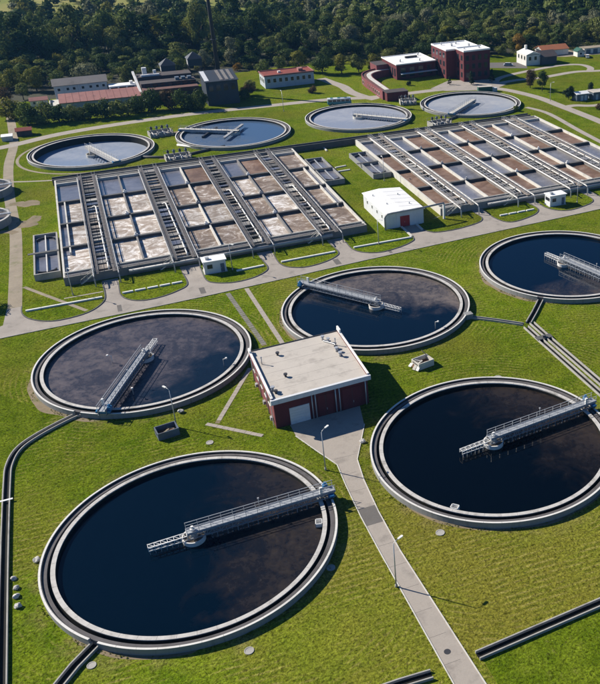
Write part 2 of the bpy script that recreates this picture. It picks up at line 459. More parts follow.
def mkobj(name, me, mat=None, parent=None, loc=(0, 0, 0)):
    o = bpy.data.objects.new(name, me)
    C.objects.link(o)
    if mat and me is not None and not me.materials:
        me.materials.append(MATS[mat])
    o.parent = parent
    o.location = loc
    return o

def tag(o, label, cat, group=None):
    o['label'] = label; o['category'] = cat
    if group: o['group'] = group
    return o
def thing(name, label, cat, loc=(0, 0, 0), rotz=0.0, group=None):
    o = bpy.data.objects.new(name, None)
    C.objects.link(o)
    o.empty_display_size = 0.5
    o.location = loc; o.rotation_euler = (0, 0, rotz)
    return tag(o, label, cat, group)
def struct(o):
    o['kind'] = 'structure'
    return o
def copy_tree(o, parent=None):
    c = o.copy(); C.objects.link(c)
    if parent is not None: c.parent = parent
    for ch in list(o.children):
        copy_tree(ch, c)
    return c
def sk(poly, k):
    return [(x, y + k * x) for x, y in poly]
def arc(cx, cy, r, a0, a1, n):
    return [(cx + r * cos(a0 + (a1 - a0) * i / n), cy + r * sin(a0 + (a1 - a0) * i / n)) for i in range(n + 1)]
def smooth_line(pts, n=6):
    """Catmull-Rom through 2-D points"""
    out = []
    for i in range(len(pts) - 1):
        p0 = pts[max(i - 1, 0)]; p1 = pts[i]; p2 = pts[i + 1]; p3 = pts[min(i + 2, len(pts) - 1)]
        for k in range(n):
            t = k / n
            out.append(tuple(0.5 * (2 * p1[j] + (p2[j] - p0[j]) * t + (2 * p0[j] - 5 * p1[j] + 4 * p2[j] - p3[j]) * t * t
                                    + (3 * p1[j] - p0[j] - 3 * p2[j] + p3[j]) * t ** 3) for j in range(2)))
    out.append(pts[-1])
    return out
def offset_line(pts, d):
    out = []
    for i, p in enumerate(pts):
        a = pts[max(i - 1, 0)]; b = pts[min(i + 1, len(pts) - 1)]
        dx, dy = b[0] - a[0], b[1] - a[1]; l = hypot(dx, dy) or 1
        out.append((p[0] - dy / l * d, p[1] + dx / l * d))
    return out
def ribbon(mb, pts, w, z0, z1=None):
    """strip of width w along pts; z1 gives it thickness"""
    L = offset_line(pts, w / 2); R = offset_line(pts, -w / 2)
    n = len(pts)
    if z1 is None:
        vs = [(x, y, z0) for x, y in R] + [(x, y, z0) for x, y in L]
        mb.add(vs, [(i, i + 1, n + i + 1, n + i) for i in range(n - 1)])
    else:
        vs = [(x, y, z) for z in (z0, z1) for row in (R, L) for x, y in row]
        fs = []
        for i in range(n - 1):
            fs += [(2 * n + i, 2 * n + i + 1, 3 * n + i + 1, 3 * n + i), (i, i + 1, 2 * n + i + 1, 2 * n + i),
                   (n + i + 1, n + i, 3 * n + i, 3 * n + i + 1), (i + 1, i, n + i, n + i + 1)]
        fs += [(0, 2 * n, 3 * n, n), (n - 1, 2 * n - 1, 4 * n - 1, 3 * n - 1)]
        mb.add(vs, fs)
    return mb
# ================================================================== THE SETTING
random.seed(11)
def ground_with_holes():
    bm = bmesh.new()
    def loop(pts):
        vs = [bm.verts.new((x, y, 0.0)) for x, y in pts]
        return [bm.edges.new((vs[i], vs[(i + 1) % len(vs)])) for i in range(len(vs))]
    es = loop([(-400, -200), (900, -200), (900, 1100), (-400, 1100)])
    for cx, cy in TANKS + FARTANKS:
        es += loop(arc(cx, cy, 19.85, 0, 2 * pi * 71 / 72, 71))
    bmesh.ops.triangle_fill(bm, use_beauty=True, use_dissolve=False, edges=es)
    bmesh.ops.recalc_face_normals(bm, faces=bm.faces)
    for f in bm.faces:
        if f.normal.z < 0: f.normal_flip()
    me = bpy.data.meshes.new('ground'); bm.to_mesh(me); bm.free()
    return me
struct(mkobj('ground', ground_with_holes(), 'grass'))

# land beyond the plant
b = MB(); b.sheet([(-390, 296), (48, 300), (66, 318), (150, 318), (190, 303), (420, 288), (890, 500), (890, 1090), (-390, 1090)], 0.03)
struct(b.obj('forest_floor', 'shaded_litter'))
b = MB(); b.sheet([(-350, 500), (-60, 500), (10, 490), (90, 490), (150, 520), (230, 650), (330, 760), (420, 1080), (-350, 1080)], 0.10)
struct(b.obj('meadow', 'meadow'))
b = MB(); b.sheet([(62, 316), (70, 300), (98, 296), (140, 296), (175, 290), (196, 296), (190, 306), (150, 322), (96, 324)], 0.06)
struct(b.obj('clearing', 'grass_island'))

b = MB(); b.sheet([(28.0, -35.7), (60, -33.9), (71.6, -33.2), (71.6, -80), (28.4, -80)], 0.004); struct(b.obj('rough_grass', 'grass_lush'))
b = MB(); b.sheet([(-25.1, 31), (-25.1, -40), (-60, -40), (-60, 60), (-30, 60), (-17, 43), (-23, 36)], 0.004); struct(b.obj('rough_grass', 'grass_lush'))
# main service road in front of the basins, its drives and islands
NEAR = smooth_line([(-60, 75.6), (-26.4, 78), (13.5, 80.1), (62.4, 84.7), (123, 89.6), (190, 95.5)], 8)
UP = [(-60, 81.2), (-30, 82.0), (-26.0, 84.0), (-25.4, 92), (-22.5, 92), (-22.0, 90), (-14, 90), (-8, 96), (-8, 98.6), (60, 100.6), (64, 99.5), (74.4, 99.8), (80, 103.4), (140, 105.4), (142, 101.4), (190, 105.5)]
b = MB(); b.sheet(NEAR + UP[::-1], 0.012)
road = struct(b.obj('service_road', 'asphalt'))
b = MB(); ribbon(b, offset_line(NEAR, -0.1), 0.2, -0.05, 0.11)
b.obj('kerb', 'concrete', road)
# dark repair joints across the road
b = MB()
for x, w in ((-3.6, 0.9), (14.0, 1.2), (46.0, 1.4), (60.0, 0.8)):
    y0 = 79.9 + 0.078 * (x + 4); b.box(x, x + w, y0 + 0.4, y0 + 3.8, 0.013, 0.017)
b.obj('repair_patch', 'asphalt_patch', road)

def island(name, curve, top):
    low = smooth_line(curve, 5)
    poly = low + top
    b = MB(); b.prism(poly, -0.05, 0.12)
    o = struct(b.obj(name, 'grass_island'))
    b = MB(); ribbon(b, offset_line(low, -0.12), 0.24, -0.05, 0.15)
    b.obj('kerb', 'concrete_dark', o)
    return o
island('grass_island', [(-22.3, 92), (-22.2, 88), (-20.6, 84.6), (-17, 81.9), (-13.2, 81.7), (-9.5, 82.9), (-6.9, 85.6), (-5.7, 89), (-5.7, 96)], [(-5.7, 98.7), (-13, 98.7), (-22.3, 98.7)])
island('grass_island', [(-2.1, 96), (-2.2, 89), (-0.8, 85.6), (1.9, 83.9), (5.5, 84.0), (9.3, 85.6), (11.9, 88.2), (11.8, 95)], [(11.8, 99.2), (-2.1, 98.9)])
island('grass_island', [(16.4, 97), (16.4, 89), (18, 86.3), (21.8, 84.8), (26, 85.3), (29.4, 87.3), (30.7, 90), (30.3, 96)], [(30.3, 99.6), (16.4, 99.4)])
island('grass_island', [(34.0, 97), (34.0, 91), (35.4, 87.8), (39, 86.1), (43.5, 86.9), (47.2, 89), (48.6, 91.5), (48.2, 97)], [(48.2, 100.2), (34.0, 99.8)])
island('grass_island', [(52.4, 97), (52.5, 92), (54, 88.9), (58, 86.9), (63, 87.8), (66.9, 89.6), (68.7, 92), (68.6, 99.2)], [(64.3, 100.4), (60.2, 100.9), (52.4, 100.5)])
island('grass_island', [(73.4, 99.6), (73.4, 95.8), (75.2, 93.4), (79.4, 92.8), (84, 93.4), (88.8, 95), (90.6, 97.5), (90.4, 101)], [(90.4, 103.4), (81.2, 103.2), (75.4, 101.0)])
island('grass_island', [(93.8, 100), (93.7, 96.5), (94.8, 92.6), (97, 91.2), (101, 92), (105.3, 94), (107.5, 97), (107.3, 101)], [(107.3, 103.8), (93.8, 103.5)])
island('grass_island', [(110.1, 100), (110.1, 97), (112, 93.6), (115.2, 92.4), (120, 93.4), (124, 95.3), (125.4, 98), (125.2, 102)], [(125.2, 104.3), (110.1, 103.9)])
island('grass_island', [(128.6, 101), (128.6, 98), (130, 95), (134, 94), (138, 95), (142, 97), (143, 100), (143, 103)], [(143, 104.7), (128.6, 104.3)])

# white low walls standing on the islands
LOWW = [((-21.6, 88.7), (-6.1, 88.9), 'longest white low wall, on the grass island beside the dirt track'),
        ((-1.9, 89.2), (11.5, 89.6), 'white low wall on the second grass island from the dirt track'),
        ((23.6, 90.3), (30.2, 90.8), 'short white low wall beside the white cabin nearest the brick pump house'),
        ((34.4, 91.0), (48.0, 91.5), 'white low wall on the grass island left of the white shed island'),
        ((52.9, 92.0), (68.4, 92.2), 'white low wall on the grass island in front of the white shed'),
        ((95.6, 96.3), (106.6, 96.7), 'white low wall on the island between the two right-hand drives')]
for i, (p, q, lab) in enumerate(LOWW):
    t = thing('low_wall', lab, 'low wall', (p[0], p[1], 0), 0, 'white low walls on the grass islands')
    L = hypot(q[0] - p[0], q[1] - p[1]); n = max(3, int(L / 2.6)); gap = 0.05 if i in (0, 2, 3, 4) else 0.4
    for k in range(n):
        a = k / n; c = (k + 1) / n - gap / L
        b = MB(); b.bar((p[0] + (q[0] - p[0]) * a, p[1] + (q[1] - p[1]) * a, 0.24), (p[0] + (q[0] - p[0]) * c, p[1] + (q[1] - p[1]) * c, 0.24), 0.45, 0.42)
        b.obj('wall_panel', 'white_paint', t, (p[0], p[1], 0))

# tracks, footpaths
def path_obj(name, pts, w, z, mat, sm=5, thick=None):
    b = MB(); ribbon(b, smooth_line(pts, sm) if sm else pts, w, z if thick is None else -0.02, thick)
    return struct(b.obj(name, mat))
path_obj('dirt_track', [(-23.9, 84.5), (-23.8, 97), (-23.8, 121), (-24.0, 139), (-24.6, 150), (-26.0, 175), (-26.6, 205), (-25.6, 225), (-25.4, 238), (-27, 275), (-29, 300)], 2.9, 0.008, 'gravel')
path_obj('dirt_track', [(-24, 140), (-27, 142.5), (-40, 144)], 2.2, 0.012, 'soil')
path_obj('footpath', [(-25.4, 187.1), (-20.4, 185.2), (-13.7, 183.3), (-9, 183.4)], 1.0, 0.018, 'path_concrete')
path_obj('footpath', [(-22.0, 102.5), (-15.7, 92.8), (-9.7, 83.6)], 0.9, 0.128, 'gravel', 0)
path_obj('footpath', [(-13.9, 92.1), (-5.8, 92.2)], 0.45, 0.132, 'path_concrete', 0)
b = MB(); b.ring(-1.06, 209.64, 22.6, 23.5, -0.05, 0.012, 60, radians(120), radians(275)); struct(b.obj('footpath', 'gravel'))
for k, (x, y, rx, ry) in enumerate([(-20.4, 163.5, 3.4, 2.4), (-21.2, 146.5, 2.6, 3.4), (-19.3, 149.5, 1.6, 2.2), (-24, 165, 2.6, 1.3), (33.5, 222.5, 5.5, 5.0), (23.5, 192.2, 5.5, 2.0)]):
    n = 26
    b = MB(); b.sheet([(x + rx * (1 + 0.45 * noise.noise((cos(2 * pi * i / n) * 1.6, sin(2 * pi * i / n) * 1.6, k * 7.3))) * cos(2 * pi * i / n),
                        y + ry * (1 + 0.45 * noise.noise((cos(2 * pi * i / n) * 1.6, sin(2 * pi * i / n) * 1.6, k * 7.3))) * sin(2 * pi * i / n)) for i in range(n)], 0.010 + 0.004 * k)
    struct(b.obj('bare_soil', 'soil'))
# worn soil beside the tanks
for k, (x, y, r0, r1, a0, a1) in enumerate([(-0.57, 55.97, 20.1, 21.6, 170, 245), (0, 0, 20.1, 20.9, 215, 262), (47.99, 2.57, 20.1, 20.7, 205, 300), (47.08, 58.07, 20.1, 20.8, 140, 215), (94.59, 60.21, 20.1, 21.0, 160, 235)]):
    n = 40; out = []; inn = []
    for i in range(n + 1):
        a = radians(a0 + (a1 - a0) * i / n); e = sin(pi * i / n) ** 0.5
        rr = r0 + (r1 - r0) * e * (0.75 + 0.8 * noise.noise((a * 4, k * 3.1, 0)))
        out.append((x + rr * cos(a), y + rr * sin(a))); inn.append((x + (r0 - 0.25) * cos(a), y + (r0 - 0.25) * sin(a)))
    b = MB(); b.sheet(out + inn[::-1], 0.006); struct(b.obj('bare_soil', 'soil'))

# concrete path to the pump house, with kerb edges and a dark repaired bay
PL = [(19.3, 22.6), (19.4, 19.0), (21.4, 13.6), (23.4, 8.5), (23.1, 3), (22.9, -5), (23.0, -14), (23.5, -37.4), (23.9, -50)]
PR = [(31.9, 23.2), (30.8, 17.5), (29.6, 14.9), (26.6, 8.5), (25.9, 3), (25.5, -5), (25.5, -14), (26.7, -38), (27.3, -50)]
b = MB(); b.sheet(PL + PR[::-1], 0.03)
pth = struct(b.obj('concrete_path', 'path_concrete'))
b = MB(); ribbon(b, offset_line(PL[1:], -0.07), 0.14, -0.02, 0.10); b.obj('kerb', 'concrete_light', pth)
b = MB(); ribbon(b, offset_line(PR[1:], 0.07), 0.14, -0.02, 0.10); b.obj('kerb', 'concrete_light', pth)
b = MB(); b.sheet([(22.95, -3.3), (25.55, -3.3), (25.50, -7.3), (22.93, -7.3)], 0.034); b.obj('repaired_bay', 'asphalt_patch', pth)
for y in (10.0, 5.5, 1.0, -12.0, -16.5, -21, -25.5, -30, -34.5):
    w0 = 23.1; w1 = 25.6 if y < 8 else 27.6
    b = MB(); b.box(w0 + (0.3 if y > 8 else 0), w1, y, y + 0.04, 0.031, 0.0345); b.obj('joint', 'asphalt_patch', pth)
# narrow slab paths near the pump house: each slab is a piece
def slab_path(p, q, w, name='slab_path', mat='path_concrete', step=1.1, gap=0.04):
    L = hypot(q[0] - p[0], q[1] - p[1]); n = int(L / step); dx, dy = (q[0] - p[0]) / L, (q[1] - p[1]) / L
    b = MB(); b.bar((p[0], p[1], 0.002), (q[0], q[1], 0.002), w * 0.98, 0.02)
    root = struct(b.obj(name, 'soil'))
    b = MB(); b.box(0, step - gap, -w / 2, w / 2, -0.02, 0.045)
    me = b.mesh('slab')
    for k in range(n):
        o = mkobj('slab', me, mat, root, (p[0] + dx * k * step, p[1] + dy * k * step, random.uniform(-0.008, 0.01)))
        o.rotation_euler = (0, 0, atan2(dy, dx) + random.uniform(-0.012, 0.012))
slab_path((23.8, 80.2), (25.4, 42.5), 0.95, step=1.3)
slab_path((17.1, 44.5), (8.1, 28.4), 0.8)
slab_path((6.4, 29.0), (14.4, 21.4), 0.8)
slab_path((19.5, 79.4), (21.6, 52.2), 1.0, 'paver_strip', 'pavers', 0.9, 0.1)

# roads far behind
path_obj('far_road', [(-60, 222), (-29.6, 229.5), (-10.2, 239.5), (14.3, 245.3), (40.4, 248.2), (64, 247.8), (92.5, 247.2), (107, 243.5), (122.5, 243), (137, 243.5), (150, 243)], 4.6, 0.02, 'path_concrete')
path_obj('far_road', [(100.3, 288), (102, 279), (104.3, 268), (104.3, 256), (106.5, 246), (109.5, 239)], 4.6, 0.024, 'path_concrete')
path_obj('far_road', [(147, 240), (155, 238.5), (161, 236), (166, 228), (170.5, 212), (171.6, 196), (172.5, 180), (173, 165), (173, 130)], 4.2, 0.028, 'path_concrete')
path_obj('far_road', [(160, 237), (168, 243), (179, 245.5), (190, 245.0), (209, 249.0), (220, 246.5), (240, 243)], 3.6, 0.032, 'path_concrete')
path_obj('far_road', [(164, 240.5), (171, 251), (180, 256.5), (197, 262), (212, 265), (220.5, 262), (221, 254), (217, 248)], 3.2, 0.036, 'path_concrete')
path_obj('far_road', [(171.5, 193), (177, 194.0), (184, 190.5), (200, 190)], 3.4, 0.040, 'path_concrete')
path_obj('far_road', [(158.5, 200), (161.5, 187.5), (159.4, 160), (158, 130), (157, 100)], 2.2, 0.014, 'path_concrete')
b = MB(); b.sheet([(137, 247), (141, 240), (160, 233), (170, 240), (168, 252), (150, 258)], 0.044); struct(b.obj('yard', 'asphalt'))
b = MB(); b.sheet([(176, 276), (194, 266), (200, 279), (184, 286)], 0.016); struct(b.obj('parking_area', 'asphalt_patch'))
b = MB(); b.sheet([(206, 292), (224, 282), (262, 278), (266, 288), (215, 303)], 0.05); struct(b.obj('yard', 'gravel'))

# ================================================================== ROUND TANKS
def round_tank(loc, label, water, zw, group, deep=-1.5, chan=True, ri=18.52, cat='settling tank', outlet=None):
    t = thing('settling_tank', label, cat, (loc[0], loc[1], 0), 0, group)
    o0 = radians(outlet + 1.9) if outlet is not None else 0.0
    o1 = radians(outlet - 1.9) + 2 * pi if outlet is not None else 2 * pi
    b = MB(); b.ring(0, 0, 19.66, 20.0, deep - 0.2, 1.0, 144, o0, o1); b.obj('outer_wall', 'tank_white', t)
    if group == G1:      # the coping is laid in lengths
        n = 48; L = (o1 - o0) / n
        b = MB(); b.ring(0, 0, 19.74, 20.03, 1.0, 1.06, 4, 0.0008, L - 0.0008); cm = b.mesh('coping')
        b = MB(); b.ring(0, 0, ri - 0.60, ri + 0.02, 0.93, 0.99, 4, 0.0008, 2 * pi / n - 0.0008); wm = b.mesh('weir_coping')
        for k in range(n):
            c = mkobj('coping', cm, 'coping_white', t, (0, 0, random.uniform(0, 0.008))); c.rotation_euler = (0, 0, o0 + L * k)
            c = mkobj('weir_coping', wm, 'weir_concrete', t, (0, 0, random.uniform(0, 0.008))); c.rotation_euler = (0, 0, 2 * pi / n * k)
    else:
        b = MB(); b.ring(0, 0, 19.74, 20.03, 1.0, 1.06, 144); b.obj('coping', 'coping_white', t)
    b = MB(); b.ring(0, 0, ri - 0.58, ri, deep - 0.2, 0.93, 144); b.obj('weir_wall', 'weir_concrete', t)
    b = MB(); b.ring(0, 0, ri, 19.66, deep - 0.2, deep + (1.1 if chan else 1.6), 144); b.obj('launder_floor', 'wet_shaded_concrete', t)
    b = MB(); b.ring(0, 0, 19.60, 19.665, deep - 0.1, 0.97, 144, o0, o1); b.obj('wall_shade_lining', 'wet_shaded_concrete', t)  # added thin rings: wet wall faces with shade put into their colour
    b = MB(); b.ring(0, 0, ri - 0.01, ri + 0.05, deep - 0.1, 0.84, 144); b.obj('wall_shade_lining', 'wet_shaded_concrete', t)
    b = MB(); b.ring(0, 0, ri - 0.64, ri - 0.57, deep - 0.1, 0.80, 144); b.obj('wall_shade_lining', 'wet_shaded_concrete', t)
    b = MB(); b.ring(0, 0, 19.0, 19.62, deep - 0.1, 0.78, 144); b.obj('ledge', 'ledge_grey', t)
    w = MB(); w.disc(0, 0, zw, ri - 0.58, 144); w.obj('water', water, t)
    return t
G1 = 'secondary settling tanks around the brick pump house'
round_tank(TANKS[0], 'large round settling tank of dark water nearest the camera, bottom left', 'water_a', 0.32, G1, outlet=225)
round_tank(TANKS[1], 'round settling tank with brownish scum-covered water, left of the brick pump house', 'water_b', 0.32, G1, outlet=230)
round_tank(TANKS[2], 'round settling tank just behind the brick pump house', 'water_c', 0.32, G1)
round_tank(TANKS[3], 'round settling tank of nearly black water right of the concrete path', 'water_d', 0.32, G1)
round_tank(TANKS[4], 'round settling tank cut by the right edge beside the service road', 'water_e', 0.32, G1, outlet=225)
G2 = 'primary settling tanks behind the aeration basins'
round_tank(FARTANKS[0], 'far round settling tank with low pale water, leftmost of the back row', 'water_p1', -1.3, G2, deep=-2.6)
round_tank(FARTANKS[1], 'far round settling tank with blue water, second from left in the back row', 'water_p2', 0.2, G2)
round_tank(FARTANKS[2], 'far round settling tank with grey water, third from left in the back row', 'water_p3', 0.1, G2)
round_tank(FARTANKS[3], 'far round settling tank with pale silvery water, rightmost of the back row', 'water_p4', 0.1, G2)

# small fittings on the weir walls of the near tanks
def scum_box(tank, ang):
    x, y = TANKS[tank]; a = radians(ang)
    tk = [o for o in C.objects if o.name.startswith('settling_tank') and abs(o.location.x - x) < .1 and abs(o.location.y - y) < .1][0]
    b = MB(); b.box(-0.55, 0.45, -0.6, 0.6, -0.35, -0.25)
    for q in ((-0.55, -0.45, -0.6, 0.6), (0.35, 0.45, -0.6, 0.6), (-0.55, 0.45, -0.6, -0.5), (-0.55, 0.45, 0.5, 0.6)): b.box(*q, -0.35, 0.3)
    o = b.obj('scum_box', 'white_paint', tk); o.location = (17.4 * cos(a), 17.4 * sin(a), 0.72); o.rotation_euler = (0, 0, a)
scum_box(0, -15); scum_box(3, -135)
def skim_pipe(tank, ang, r=16.2):
    x, y = TANKS[tank]; a = radians(ang)
    tk = [o for o in C.objects if o.name.startswith('settling_tank') and abs(o.location.x - x) < .1 and abs(o.location.y - y) < .1][0]
    b = MB(); b.tube([(0, 0, 0), (0, 0, 1.6), (0.6, 0.15, 1.8)], 0.07, 6); b.cyl(0.6, 0.15, 1.7, 1.95, 0.2, 8)
    o = b.obj('skimmer_pipe', 'white_paint', tk); o.location = (r * cos(a), r * sin(a), 0.3); o.rotation_euler = (0, 0, a)
skim_pipe(1, -35); skim_pipe(1, 168, 6); skim_pipe(1, -105, 13); skim_pipe(2, -62, 16.4)

# two small thickener tanks at the left edge
for (x, y), lab in (((-33.0, 178.2), 'small round thickener tank at the left edge, the farther one'), ((-33.0, 150.8), 'small round thickener tank at the left edge, the nearer one')):
    t = thing('thickener_tank', lab, 'tank', (x, y, 0), 0, 'thickener tanks at the left edge')
    b = MB(); b.ring(0, 0, 7.6, 8.0, -0.2, 2.0, 72); b.obj('outer_wall', 'tank_white', t)
    b = MB(); b.ring(0, 0, 7.5, 8.1, 2.0, 2.12, 72); b.obj('coping', 'weir_concrete', t)
    b = MB(); b.disc(0, 0, 1.3, 7.6, 72); b.obj('water', 'sludge', t)
    b = MB(); b.box(-8.3, 8.3, -0.5, 0.5, 2.13, 2.3); b.obj('walkway', 'grating', t)
    for s in (-1, 1):
        b = MB(); b.bar((-8, s * 0.48, 3.3), (8, s * 0.48, 3.3), 0.06); b.bar((-8, s * 0.48, 2.8), (8, s * 0.48, 2.8), 0.05)
        for k in range(9): b.bar((-8 + 2 * k, s * 0.48, 2.3), (-8 + 2 * k, s * 0.48, 3.3), 0.06)
        b.obj('railing', 'galvanised', t)

# ================================================================== SCRAPER BRIDGES
def scraper_bridge():
    """runs along local +x from the centre column to the tank rim"""
    t = thing('scraper_bridge', '-', 'scraper bridge')
    D = 1.95
    b = MB(); b.box(-0.9, 20.7, -0.62, 0.62, D, D + 0.06); b.obj('deck', 'grating', t)
    for s in (-1, 1):
        b = MB(); y = s * 0.70
        b.bar((-0.9, y, D - 0.02), (20.6, y, D - 0.02), 0.12, 0.2); b.bar((-0.9, y, D - 0.82), (20.6, y, D - 0.82), 0.14, 0.14)
        for k in range(25):
            x = -0.8 + k * 0.88; b.bar((x, y, D - 0.8), (x, y, D), 0.09)
            if k < 24: b.bar((x, y, D - 0.8) if k % 2 else (x, y, D - 0.08), (x + 0.88, y, D - 0.08) if k % 2 else (x + 0.88, y, D - 0.8), 0.07)
        b.obj('girder', 'bridge_steel', t)
        me = MB(); me.box(-0.03, 0.03, -0.03, 0.03, 0, 1.1); pm = me.mesh('railing_post')
        for k in range(14):
            mkobj('railing_post', pm, 'galvanised', t, (-0.8 + k * 1.64, s * 0.66, D + 0.06))
        for z in (1.12, 0.62):
            b = MB(); b.bar((-0.85, s * 0.66, D + z), (20.65, s * 0.66, D + z), 0.07 if z > 1 else 0.05); b.obj('handrail', 'galvanised', t)
        b = MB(); b.bar((-0.85, s * 0.665, D + 0.15), (20.65, s * 0.665, D + 0.15), 0.02, 0.16); b.obj('toe_board', 'galvanised', t)
    b = MB()
    for k in range(15):
        b.bar((0.2 + k * 1.35, -0.65, D - 0.5), (0.2 + k * 1.35, 0.65, D - 0.5), 0.09)
        if k < 14: b.bar((0.2 + k * 1.35, -0.65 if k % 2 else 0.65, D - 0.5), (1.55 + k * 1.35, 0.65 if k % 2 else -0.65, D - 0.5), 0.06)
    b.obj('cross_brace', 'bridge_steel', t)
    sm = MB(); sm.box(-0.05, 0.05, -0.05, 0.05, 0.2, D - 0.8); sm = sm.mesh('scraper_strut')
    for k in range(21):
        mkobj('scraper_strut', sm, 'bridge_steel', t, (2.4 + k * 0.72, -0.78 - 0.1 * (k % 2), 0))
    b = MB(); b.bar((2.2, -0.88, 0.75), (17.0, -0.88, 0.75), 0.06, 0.3); b.obj('scraper_blade', 'dark_metal', t)
    # centre drum and column
    b = MB(); b.ring(0, 0, 1.5, 1.6, 0.2, 1.0, 40); b.ring(0, 0, 1.47, 1.66, 0.96, 1.04, 40); b.obj('feed_drum', 'pipe_white', t)
    b = MB(); b.cyl(0, 0, 0.2, 0.7, 1.49, 32); b.obj('drum_top', 'sludge', t)
    b = MB(); b.cyl(0, 0, 0.3, 1.94, 0.55, 20); b.obj('column', 'concrete_light', t)
    b = MB(); b.cyl(0, 0.0, D + 0.06, D + 0.45, 0.33, 16); b.cyl(0, 0, D + 0.45, D + 0.75, 0.2, 12); b.obj('slip_ring', 'white_paint', t)
    # lattice arm beyond the column
    b = MB()
    for s in (-1, 1):
        b.bar((-0.9, s * 0.42, 1.55), (-6.1, s * 0.42, 1.45), 0.1); b.bar((-0.9, s * 0.42, 0.85), (-6.1, s * 0.42, 0.95), 0.08)
        for k in range(7):
            x = -0.9 - k * 0.87
            b.bar((x, s * 0.42, 1.55), (x, s * 0.42, 0.85), 0.06)
            if k < 6: b.bar((x, s * 0.42, 0.85), (x - 0.87, s * 0.42, 1.5), 0.05)
    for k in range(7):
        x = -0.9 - k * 0.87; b.bar((x, -0.42, 1.52), (x, 0.42, 1.52), 0.06)
        if k < 6: b.bar((x, -0.42, 1.52), (x - 0.87, 0.42, 1.52), 0.05)
    b.obj('lattice_arm', 'white_paint', t)
    sm2 = MB(); sm2.box(-0.035, 0.035, -0.035, 0.035, 0.3, 0.9); sm2 = sm2.mesh('arm_strut')
    for k in range(7): mkobj('arm_strut', sm2, 'galvanised', t, (-1.5 - k * 0.75, -0.45, 0))
    # end carriage running on the outer wall
    b = MB(); b.box(19.5, 20.25, -1.25, 1.25, 1.35, 1.75); b.obj('carriage', 'blue_paint', t)
    for s in (-1, 1):
        b = MB(); b.add([(19.62 + dx, s * 1.0 + 0.28 * cos(2 * pi * i / 14), 1.36 + 0.28 * sin(2 * pi * i / 14)) for dx in (0, 0.32) for i in range(14)],
                        [tuple(range(14)), tuple(range(27, 13, -1))] + [(i, 14 + i, 14 + (i + 1) % 14, (i + 1) % 14) for i in range(14)])
        b.obj('wheel', 'rubber', t)
    b = MB(); b.box(19.2, 19.9, 0.75, 1.35, 1.76, 2.35); b.cyl(19.55, 1.05, 2.35, 2.75, 0.2, 12); b.obj('drive_motor', 'blue_paint', t)
    b = MB(); b.box(18.3, 18.75, -0.62, -0.30, D + 0.06, D + 1.25); b.obj('control_cabinet', 'white_paint', t)
    b = MB(); b.tube([(9.6, 0.66, D), (9.6, 0.66, D + 1.7)], 0.04, 6); b.box(9.48, 9.72, 0.55, 0.8, D + 1.66, D + 1.78); b.obj('lamp_post', 'galvanised', t)
    return t
proto = scraper_bridge()
BR = [(0, 1.6, 'scraper bridge with railings across the tank nearest the camera'),
      (1, -115.6, 'scraper bridge pointing at the camera over the brownish water'),
      (2, 127.0, 'scraper bridge over the tank just behind the brick pump house'),
      (3, 6.6, 'scraper bridge over the nearly black tank right of the path'),
      (4, -74.8, 'bright scraper bridge over the tank cut by the right edge')]
for i, (k, a, lab) in enumerate(BR):
    o = proto if i == 0 else copy_tree(proto)
    o.location = (*TANKS[k], 0); o.rotation_euler = (0, 0, radians(a)); o['label'] = lab; o['group'] = 'scraper bridges on the near tanks'

def far_bridge(ext, low):
    t = thing('scraper_bridge', '-', 'scraper bridge')
    D = 1.5
    b = MB(); b.box(-ext, 20.4, -0.8, 0.8, D, D + 0.08); b.obj('deck', 'concrete_light', t)
    for s in (-1, 1):
        b = MB(); b.box(-ext, 20.3, s * 0.85 - 0.06, s * 0.85 + 0.06, D - 0.8, D + 0.1); b.obj('girder', 'pipe_grey', t)
        b = MB()
        n = int((20 + ext) / 2)
        for k in range(n + 1): b.bar((-ext + 0.1 + k * 2, s * 0.8, D), (-ext + 0.1 + k * 2, s * 0.8, D + 1.1), 0.07)
        b.bar((-ext, s * 0.8, D + 1.1), (20.3, s * 0.8, D + 1.1), 0.07); b.bar((-ext, s * 0.8, D + 0.6), (20.3, s * 0.8, D + 0.6), 0.05)
        b.obj('railing', 'galvanised', t)
    b = MB(); b.cyl(0, 0, low - 0.3, D - 0.05, 1.1, 20); b.obj('column', 'concrete', t)
    b = MB(); b.ring(0, 0, 2.0, 2.2, low - 0.2, low + 0.9, 32); b.obj('feed_drum', 'concrete_light', t)
    b = MB()
    for k in range(6):
        x = 4 + k * 1.9
        b.bar((x, 0, D - 0.7), (x - 0.8, -1.4, low - 0.3), 0.16); b.bar((x, 0, D - 0.7), (x + 0.4, 1.0, low - 0.3), 0.16)
    b.obj('scraper_frame', 'dark_metal', t)
    b = MB(); b.box(19.4, 20.3, -1.3, 1.3, 1.05, 1.5); b.obj('carriage', 'blue_paint', t)
    return t
for k, a, ext, low, lab in [(0, -71.5, 3.6, -1.3, 'scraper bridge of the leftmost far tank, dark frame hanging below'),
                            (1, 148.0, 2.0, 0.2, 'scraper bridge over the blue far tank'),
                            (2, -45.5, 2.0, 0.1, 'scraper bridge over the grey far tank'),
                            (3, -136.0, 4.0, 0.1, 'scraper bridge over the pale silvery far tank')]:
    o = far_bridge(ext, low); o.location = (*FARTANKS[k], 0); o.rotation_euler = (0, 0, radians(a))
    o['label'] = lab; o['group'] = 'scraper bridges on the far tanks'
    if k == 1:
        b = MB(); b.box(-0.5, 0.5, -9.0, 9.0, 1.35, 1.48); b.bar((0, -9, 0.9), (0, 9, 0.9), 0.3); b.obj('cross_arm', 'pipe_grey', o)
        b = MB(); b.box(-0.3, 0.3, -6.5, 6.5, 0.25, 0.9); b.obj('skimmer_plate', 'dark_metal', o).location = (9.0, 0, 0)

